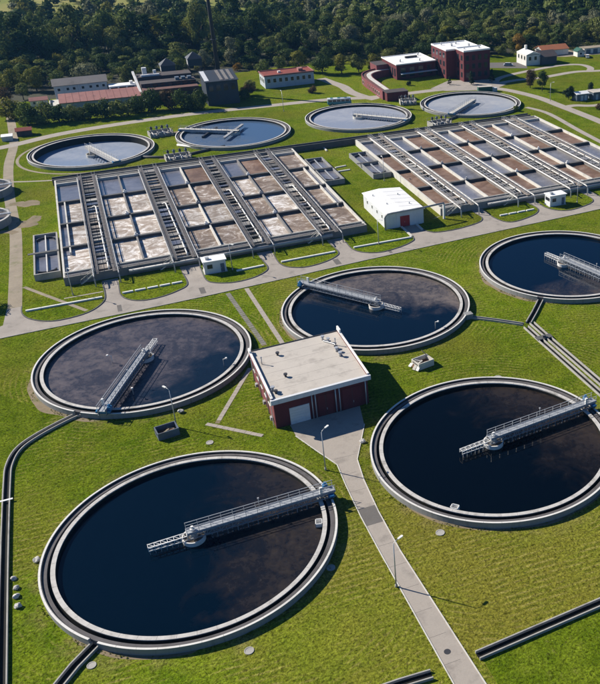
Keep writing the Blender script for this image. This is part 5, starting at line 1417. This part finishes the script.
car('pale car parked on the dark lot behind the brick office', 186.5, 276.0, radians(-30), 'render_blue', z=0.016)

# ================================================================== TREES
import numpy as np
rng = np.random.default_rng(3)
def leaf_cloud(n, size, clumps, h, w, shape, seed):
    """positions/normals of leaf faces spread over lumpy clumps filling a crown h tall, w wide"""
    r = np.random.default_rng(seed)
    cs = []; rad = []
    while len(cs) < clumps:
        p = r.uniform(-1, 1, 3)
        if shape == 'round':
            if np.linalg.norm(p) > 1: continue
            q = np.array([p[0] * 0.62, p[1] * 0.62, 0.47 + p[2] * 0.38])
        elif shape == 'tall':
            if np.linalg.norm(p[:2]) > 1: continue
            z = (p[2] + 1) / 2; k = 0.75 * (1 - abs(z - 0.4) ** 1.5)
            q = np.array([p[0] * k * 0.8, p[1] * k * 0.8, 0.08 + 0.8 * z])
        elif shape == 'cone':
            z = ((p[2] + 1) / 2) ** 1.3
            if np.linalg.norm(p[:2]) > 1: continue
            q = np.array([p[0] * (1 - z) * 0.85, p[1] * (1 - z) * 0.85, 0.06 + 0.88 * z])
        elif shape == 'bush':
            if np.linalg.norm(p) > 1: continue
            q = np.array([p[0] * 0.68, p[1] * 0.68, 0.36 + p[2] * 0.34])
        else:   # spreading
            if np.linalg.norm(p) > 1: continue
            q = np.array([p[0] * 0.75, p[1] * 0.75, 0.45 + p[2] * 0.3 * (1 - 0.3 * np.linalg.norm(p[:2]))])
        cs.append(q * np.array([w / 2, w / 2, h])); rad.append(r.uniform(0.16, 0.30) * w * (0.55 if shape == 'cone' else 0.8))
    cs = np.array(cs); rad = np.array(rad)
    idx = r.integers(0, clumps, n)
    d = r.normal(size=(n, 3)); d[:, 2] += 0.25; d /= np.linalg.norm(d, axis=1)[:, None]
    rr = rad[idx] * r.uniform(0.55, 1.12, n)
    P = cs[idx] + d * rr[:, None] * np.array([1, 1, 0.8])
    N = d * 0.9 + (P - np.array([0, 0, h * 0.45])) / np.array([w / 2, w / 2, h * 0.5]) * 0.5 + r.normal(size=(n, 3)) * 0.28
    N /= np.linalg.norm(N, axis=1)[:, None]
    return P, N, size * r.uniform(0.6, 1.35, n), r
def quads(P, N, S, r):
    n = len(P)
    a = np.cross(N, r.normal(size=(n, 3))); a /= np.linalg.norm(a, axis=1)[:, None]
    b = np.cross(N, a)
    k = r.uniform(0.6, 1.0, n)
    V = np.stack([P - a * S[:, None] - b * (S * k)[:, None] * 0.4, P + a * S[:, None] * 0.3 - b * (S * k)[:, None], P + a * S[:, None] + b * (S * k)[:, None] * 0.4, P - a * S[:, None] * 0.3 + b * (S * k)[:, None]], 1)
    return V.reshape(-1, 3)
def mesh_from_quads(name, V):
    n = len(V) // 4
    me = bpy.data.meshes.new(name)
    me.vertices.add(4 * n); me.vertices.foreach_set('co', V.astype(np.float32).ravel())
    me.loops.add(4 * n); me.loops.foreach_set('vertex_index', np.arange(4 * n, dtype=np.int32))
    me.polygons.add(n); me.polygons.foreach_set('loop_start', np.arange(0, 4 * n, 4, dtype=np.int32))
    me.update(calc_edges=True)
    return me
def trunk_mesh(h, w, seed):
    r = random.Random(seed); b = MB()
    top = h * 0.6
    b.tube([(0, 0, -0.2), (r.uniform(-.1, .1), r.uniform(-.1, .1), top * 0.4), (r.uniform(-.3, .3), r.uniform(-.3, .3), top)], [0.028 * h, 0.02 * h, 0.008 * h], 6)
    for k in range(5):
        a = 2 * pi * k / 5 + r.uniform(-0.4, 0.4); z = top * r.uniform(0.35, 0.7)
        b.tube([(0, 0, z), (cos(a) * w * 0.14, sin(a) * w * 0.14, z + h * 0.08), (cos(a) * w * 0.32, sin(a) * w * 0.32, z + h * 0.2)], [0.012 * h, 0.009 * h, 0.004 * h], 5)
    return b.mesh('trunk')
VAR = {}
def variant(key, shape, n, size, clumps, h=10.0, w=9.0, z0=0.0, seed=1):
    P, N, S, r = leaf_cloud(n, size, clumps, h, w, shape, seed)
    P[:, 2] = np.maximum(P[:, 2], 0.15 * h if shape != 'bush' else 0.05)
    me = mesh_from_quads('crown', quads(P, N, S, r))
    tm = trunk_mesh(h, w, seed)
    me.materials.append(MATS['leaf_mid']); tm.materials.append(MATS['bark'])
    VAR[key] = (me, tm, h, w)
for k in range(4): variant('round%d' % k, 'round', 3200, 0.23, 11 + 3 * k, 10, 9, seed=10 + k)
for k in range(3): variant('spread%d' % k, 'spread', 3200, 0.24, 13 + 3 * k, 10, 10.5, seed=30 + k)
for k in range(2): variant('tall%d' % k, 'tall', 2400, 0.25, 26, 13, 7, seed=50 + k)
variant('cone0', 'cone', 2200, 0.2, 34, 10, 5, seed=70)
variant('bush0', 'bush', 2000, 0.22, 20, 6, 7, seed=80); variant('bush1', 'bush', 2000, 0.22, 16, 6, 6, seed=81); variant('bush2', 'bush', 2000, 0.22, 24, 6, 7, seed=82)
def tree(name, label, x, y, h, w, var, mat, rz=0.0, group=None, cat='tree', z=0.0):
    me, tm, h0, w0 = VAR[var]
    t = thing(name, label, cat, (x, y, z), rz, group)
    sc = (w / w0, w / w0, h / h0)
    o = mkobj('crown', me, None, t); o.scale = sc
    o.material_slots[0].link = 'OBJECT'; o.material_slots[0].material = MATS[mat]
    o = mkobj('trunk', tm, None, t); o.scale = sc
    return t
BUSH = [(-26.0, 270.7, 8.8, 10, 'bush2', 'leaf_yellow', 'yellow-green tree at the left edge beside the small pink-roofed shed'),
 (-20.8, 259.5, 7.2, 9, 'bush2', 'leaf_mid', 'first bush from the left in the row before the pink-roofed shed'),
 (-15.3, 258.5, 6.8, 9, 'bush0', 'leaf_mid', 'second bush from the left in the row before the pink-roofed shed'),
 (-9.8, 257.6, 6.5, 8.5, 'bush1', 'leaf_dark', 'third bush from the left in the row before the pink-roofed shed'),
 (-4.4, 258.3, 5.6, 8.0, 'bush0', 'leaf_mid', 'fourth bush from the left in the row before the pink-roofed shed'),
 (1.0, 257.4, 6.2, 8.2, 'bush1', 'leaf_dark', 'fifth bush from the left in the row before the pink-roofed shed'),
 (6.3, 256.8, 5.9, 8, 'bush2', 'leaf_dark', 'sixth bush from the left in the row before the pink-roofed shed'),
 (12.0, 256.0, 6.4, 8.8, 'bush1', 'leaf_mid', 'seventh bush from the left, at the end of the pink-roofed shed'),
 (18.0, 258.8, 6.4, 9, 'bush0', 'leaf_dark', 'eighth bush from the left, between the pink-roofed shed and the dark hall'),
 (24.0, 260.0, 7.4, 9.5, 'bush2', 'leaf_dark', 'left dark tree in front of the industrial hall'),
 (30.5, 260.3, 7.6, 8, 'bush1', 'leaf_rust', 'olive-brown tree in front of the industrial hall'),
 (36.6, 256.5, 7.4, 9, 'bush0', 'leaf_dark', 'dark tree left of the boiler house'),
 (41.5, 253.8, 6.8, 8, 'bush2', 'leaf_dark', 'dark bush at the corner of the boiler house'),
 (60.9, 262, 6.2, 7, 'spread0', 'leaf_dark', 'dark bush right of the boiler house, nearest the road'),
 (63.5, 268.9, 6.5, 7.5, 'round0', 'leaf_rust', 'brownish bush right of the boiler house, middle one'),
 (67.0, 280.1, 5.6, 6, 'bush0', 'leaf_mid', 'green bush at the left end of the pale office'),
 (4.9, 320.0, 13.5, 14, 'spread1', 'leaf_grey', 'big grey-green tree rising behind the grey-roofed block'),
 (-8.0, 316, 9.5, 9, 'round2', 'leaf_mid', 'tree behind the left end of the grey-roofed block'),
 (-17.0, 318, 11.5, 11, 'round3', 'leaf_yellow', 'yellow-green round tree behind the small pink-roofed shed'),
 (-27.5, 322, 12, 11.5, 'round0', 'leaf_yellow', 'yellow-green round tree at the far left wood edge'),
 (-22.2, 303, 7.5, 8, 'round1', 'leaf_mid', 'green tree above the small pink-roofed shed'),
 (-29.2, 298, 8.5, 9, 'spread2', 'leaf_rust', 'brownish tree at the left edge above the bushes'),
 (20.0, 313.7, 9.5, 9, 'round2', 'leaf_mid', 'tree behind the white open-fronted frame building'),
 (28.9, 320.1, 11, 8.5, 'tall1', 'leaf_mid', 'green tree left of the hopper towers'),
 (43.5, 323.1, 9.5, 8, 'round3', 'leaf_mid', 'green tree between the two hopper towers'),
 (56.0, 330.1, 12.5, 10, 'round0', 'leaf_grey', 'grey-green round tree left of the chimney'),
 (69.4, 331.7, 15.0, 8.5, 'tall0', 'leaf_grey', 'tall grey willow right of the chimney'),
 (69.7, 322.1, 5.5, 4.5, 'bush1', 'leaf_autumn', 'small golden bush right of the chimney'),
 (94.9, 306.4, 10.3, 9.5, 'round1', 'leaf_yellow', 'bright yellow-green tree behind the pale office'),
 (103.8, 297.5, 12.5, 12, 'spread0', 'leaf_dark', 'large dark round tree at the right end of the pale office'),
 (112.1, 294.8, 9.7, 9, 'round2', 'leaf_yellow', 'yellow-green tree left of the curved red wing'),
 (120.0, 293.8, 10.1, 9, 'round0', 'leaf_mid', 'green tree behind the bend of the curved red wing'),
 (127.8, 293.4, 9.5, 9, 'bush0', 'leaf_yellow', 'yellow-green bushy tree behind the brick hall annex'),
 (136.5, 296.4, 9.5, 9, 'round1', 'leaf_mid', 'green tree behind the lower brick hall'),
 (87.0, 309.4, 9.0, 8, 'round3', 'leaf_mid', 'green tree behind the middle of the pale office'),
 (79.0, 312.0, 7.2, 7.5, 'bush0', 'leaf_mid', 'green bush behind the left end of the pale office'),
 (113.4, 348.9, 15.5, 12, 'spread1', 'leaf_grey', 'large pale grey-green tree in the wood above the pale office'),
 (133.0, 345.9, 14.5, 13, 'round2', 'leaf_grey', 'wide pale grey-green tree in the wood left of the brick hall'),
 (175.7, 229.1, 9.4, 6.5, 'round3', 'leaf_rust', 'left dark tree of the pair on the right lawn'),
 (177.3, 221.4, 9.2, 6.0, 'round1', 'leaf_dark', 'right dark tree of the pair on the right lawn'),
 (180.0, 203.9, 7.1, 6.0, 'round0', 'leaf_conifer', 'round dark tree left of the white-roofed hut'),
 (191.5, 205.5, 6.2, 4.2, 'round2', 'leaf_conifer', 'small dark tree behind the grey-roofed hut'),
 (182.4, 184.2, 3.6, 3.6, 'bush1', 'leaf_rust', 'small brown bush at the right edge by the road fork'),
 (147.4, 250.5, 3.6, 2.6, 'cone0', 'leaf_conifer', 'smallest conifer in front of the tall brick office'),
 (155.9, 246.5, 6.0, 4.2, 'cone0', 'leaf_conifer', 'middle dark conifer in front of the tall brick office'),
 (165.9, 246.5, 5.8, 4.2, 'cone0', 'leaf_conifer', 'right dark conifer in front of the tall brick office'),
 (130.9, 257.0, 2.6, 2.6, 'bush1', 'leaf_conifer', 'small round shrub in front of the lower brick hall'),
 (206.0, 297.1, 11.0, 9.5, 'round1', 'leaf_autumn', 'orange-yellow autumn tree behind the white house'),
 (197.0, 299.5, 7.4, 7, 'round0', 'leaf_mid', 'green tree left of the autumn tree'),
 (188.4, 301.1, 8.0, 7, 'round3', 'leaf_dark', 'dark tree behind the tall brick office'),
 (-31.6, 96.6, 9.0, 7.0, 'round0', 'leaf_mid', 'tree just outside the left edge casting shade on the service road'),
 (95.5, 229.8 + 6.4, 1.5, 1.4, 'bush1', 'leaf_dark', 'low shrub beside the parked bus'),
 (152.0, 196.5, 3.0, 3.0, 'bush1', 'leaf_mid', 'small bush on the lawn right of the silvery far tank'),
 (89.0, 262.0, 4.0, 4.5, 'bush0', 'leaf_rust', 'thin brownish bush on the lawn before the pale office')]
for k, (x, y, h, w, var, mat, lab) in enumerate(BUSH):
    if k < 13: h *= 1.42 if k else 1.1; w *= 1.15
    bush = 'bush' in lab.split() or 'shrub' in lab.split()
    tree('bush' if bush else ('conifer' if 'conifer' in lab else 'broadleaf_tree'), lab, x, y, h, w, var, mat, k * 1.7, None, 'bush' if bush else 'tree')

# the wood behind the plant
inv = cam.matrix_world.inverted()
def in_view(x, y, z, m=0.1):
    p = inv @ Vector((x, y, z))
    if p.z > -1: return False
    u = 0.5 + (854.681 * p.x / -p.z + 467.9 - 300) / 600; v = 0.5 + (854.681 * p.y / -p.z + 342 - 339.79) / 684
    return -m < u < 1 + m and -m < v < 1 + m
def interp(x, T):
    if x <= T[0][0]: return T[0][1]
    for (a, p), (b2, q) in zip(T, T[1:]):
        if x <= b2: return p + (q - p) * (x - a) / (b2 - a)
    return T[-1][1]
FRONT = [(-80, 318), (-30, 330), (0, 330), (40, 333), (62, 344), (76, 328), (150, 318), (176, 310), (200, 306), (232, 299), (300, 292), (420, 280)]
BACK = [(-80, 480), (0, 478), (60, 462), (120, 478), (170, 560), (240, 700), (330, 780), (600, 900)]
rnd = random.Random(21)
cell = {}; pts = []
for k in range(60000):
    x = rnd.uniform(-90, 560); y = rnd.uniform(290, 860)
    if y < interp(x, FRONT): continue
    back = interp(x, BACK)
    if y > back and rnd.random() > (0.05 if y < back + 90 else 0.02): continue
    if not (in_view(x, y, 12) or in_view(x, y, 0)): continue
    d = (7.2 + 4.0 * abs(noise.noise((x * 0.03, y * 0.03, 9.1)))) if y < back else 10
    gx, gy = int(x // 6), int(y // 6); ok = True
    for ix in (-2, -1, 0, 1, 2):
        for iy in (-2, -1, 0, 1, 2):
            for q in cell.get((gx + ix, gy + iy), ()):
                if hypot(q[0] - x, q[1] - y) < d: ok = False
    if not ok: continue
    if any(hypot(x - q[0], y - q[1]) < 5 for q in BUSH): continue
    cell.setdefault((gx, gy), []).append((x, y)); pts.append((x, y))
pts.sort(key=lambda p: hypot(p[0] + 2.4, p[1] + 99.7))
print('WOOD trees', len(pts))
keys = ['round0', 'round1', 'round2', 'round3', 'spread0', 'spread1', 'spread2', 'tall0', 'tall1']
def species(x, y):
    s = noise.noise((x * 0.012, y * 0.012, 3.3)) + 0.35 * rnd.uniform(-1, 1)
    if s > 0.38: return 'leaf_grey'
    if s > 0.22: return 'leaf_yellow' if rnd.random() < 0.25 else 'leaf_mid'
    if s > -0.05: return 'leaf_mid'
    return 'leaf_dark'
NIND = 285
def belt(x, y):
    """relative tree height: low scrub in front, a belt of tall old trees, lower wood behind"""
    if x < 105:
        if y < 372: return 0.72
        if y < 412: return 1.55
        return 0.85
    if y < 335: return 0.8
    return 1.0 + 0.45 * noise.noise((x * 0.014, y * 0.014, 4.4))
for k, (x, y) in enumerate(pts[:NIND]):
    h = rnd.triangular(8, 19, 13) * belt(x, y); w = rnd.triangular(8, 19, 13) * rnd.uniform(0.75, 1.05) * (0.5 + 0.5 * belt(x, y))
    tree('woodland_tree', 'broadleaf tree in the dense wood behind the plant', x, y, h, w, rnd.choice(keys), species(x, y), rnd.uniform(0, 6.28), 'trees of the wood behind the plant')
LOW = []
for k in range(6):
    P, N, S, r = leaf_cloud(640, 0.5, 17, 10, (9, 10, 8, 9, 7, 9)[k], ('round', 'spread', 'round', 'spread', 'tall', 'round')[k], 200 + k)
    P[:, 2] = np.maximum(P[:, 2], 1.2)
    LOW.append(quads(P, N, S, r))
groups = {}
for x, y in pts[NIND:]:
    V = LOW[rnd.randrange(6)]
    h = rnd.triangular(9, 20, 13) / 10 * belt(x, y); w = rnd.triangular(9, 20, 14) / 10 * rnd.uniform(0.85, 1.15) * (0.5 + 0.5 * belt(x, y)); a = rnd.uniform(0, 6.28)
    R = np.array([[cos(a) * w, -sin(a) * w, 0], [sin(a) * w, cos(a) * w, 0], [0, 0, h]])
    groups.setdefault(species(x, y), []).append(V @ R.T + np.array([x, y, 0]))
for m, L in groups.items():
    o = mkobj('distant_wood', mesh_from_quads('distant_wood', np.concatenate(L)), m)
    o['kind'] = 'stuff'; o['label'] = 'far part of the wood stretching to the top of the picture'; o['category'] = 'wood'
# undergrowth along the wood edge
L = []
for k in range(520):
    x = rnd.uniform(-70, 420); y = interp(x, FRONT) + rnd.uniform(-9, 22)
    if 60 < x < 192 and y < 316 and rnd.random() < 0.6: continue
    V = LOW[rnd.randrange(6)][:4 * 150]; s = rnd.uniform(0.16, 0.4); a = rnd.uniform(0, 6.28)
    R = np.array([[cos(a) * s * 1.6, -sin(a) * s * 1.6, 0], [sin(a) * s * 1.6, cos(a) * s * 1.6, 0], [0, 0, s]])
    L.append(V @ R.T + np.array([x, y, 0]))
o = mkobj('undergrowth', mesh_from_quads('undergrowth', np.concatenate(L)), 'leaf_mid')
o['kind'] = 'stuff'; o['label'] = 'low undergrowth along the edge of the wood'; o['category'] = 'undergrowth'

# ================================================================== GRASS TUFTS AND EDGES
tr = np.random.default_rng(77)
def keep(x, y):
    for cx, cy in TANKS:
        if (x - cx) ** 2 + (y - cy) ** 2 < 20.15 ** 2: return False
    if y > 77.5 + 0.078 * (x + 26): return False
    if 16.2 < x < 34.5 and 22.0 < y < 42: return False
    if x < -23.4 and x > -25.3 and y < 34: return False
    if 23.0 < x < 25.7 and y < 9: return False
    if 19.5 < x < 31 and 9 <= y < 23: return False
    return True
V = []
for k in range(9000):
    x = tr.uniform(-32, 80); y = tr.uniform(-46, 80)
    if not keep(x, y) or not in_view(x, y, 0, 0.1): continue
    if noise.noise((x * 0.09, y * 0.09, 1.7)) + 0.5 * noise.noise((x * 0.4, y * 0.4, 5.7)) < tr.uniform(-0.5, 0.45): continue
    V.append((x, y, tr.uniform(0.03, 0.075)))
# thicker growth along walls and kerbs
for cx, cy in TANKS:
    for k in range(900):
        a = tr.uniform(0, 2 * pi); r = 20.08 + abs(tr.normal(0, 0.28)); x, y = cx + r * cos(a), cy + r * sin(a)
        if noise.noise((x * 0.3, y * 0.3, 8.8)) > -0.1 and keep(x, y) and in_view(x, y, 0, 0.1): V.append((x, y, tr.uniform(0.05, 0.13)))
for line, off in ((PL[1:], -0.22), (PR[1:], 0.22), (NEAR, -0.3)):
    for (a, b2) in zip(line, line[1:]):
        L = hypot(b2[0] - a[0], b2[1] - a[1])
        for k in range(int(L * 9)):
            u = tr.uniform(); e = off + tr.normal(0, 0.10); x = a[0] + (b2[0] - a[0]) * u - (b2[1] - a[1]) / L * e; y = a[1] + (b2[1] - a[1]) * u + (b2[0] - a[0]) / L * e
            if noise.noise((x * 0.5, y * 0.5, 2.8)) > -0.15 and in_view(x, y, 0, 0.1): V.append((x, y, tr.uniform(0.04, 0.09)))
V = np.array(V); n = len(V)
P = np.repeat(V, 3, 0); S = P[:, 2] * tr.uniform(0.7, 1.3, len(P))
ang = tr.uniform(0, 2 * pi, len(P)); lean = tr.uniform(-0.5, 0.5, (len(P), 2))
ax = np.stack([np.cos(ang), np.sin(ang), 0 * ang], 1)
base = np.stack([P[:, 0] + tr.normal(0, 0.05, len(P)), P[:, 1] + tr.normal(0, 0.05, len(P)), 0 * ang - 0.02], 1)
top = base + np.stack([lean[:, 0] * S, lean[:, 1] * S, S * 1.2], 1)
Q = np.stack([base - ax * (S * 0.7)[:, None], base + ax * (S * 0.7)[:, None], top + ax * (S * 0.35)[:, None], top - ax * (S * 0.35)[:, None]], 1).reshape(-1, 3)
print('TUFTS', n)
o = mkobj('grass_tufts', mesh_from_quads('grass_tufts', Q), 'tuft')
o['kind'] = 'stuff'; o['label'] = 'tufts of longer grass scattered over the lawns'; o['category'] = 'grass'

# ================================================================== HAZE
b = MB(); b.box(-420, 920, -220, 1120, -5.0, 92.0)
hz = mkobj('haze', b.mesh('haze'))
m = bpy.data.materials.new('haze_air'); m.use_nodes = True; m.node_tree.nodes.clear()
ho = m.node_tree.nodes.new('ShaderNodeOutputMaterial'); hv = m.node_tree.nodes.new('ShaderNodeVolumePrincipled')
hv.inputs['Color'].default_value = (0.20, 0.52, 1.0, 1); hv.inputs['Density'].default_value = 0.00006; hv.inputs['Anisotropy'].default_value = 0.2
m.node_tree.links.new(hv.outputs[0], ho.inputs['Volume'])
hz.data.materials.append(m); hz['kind'] = 'stuff'
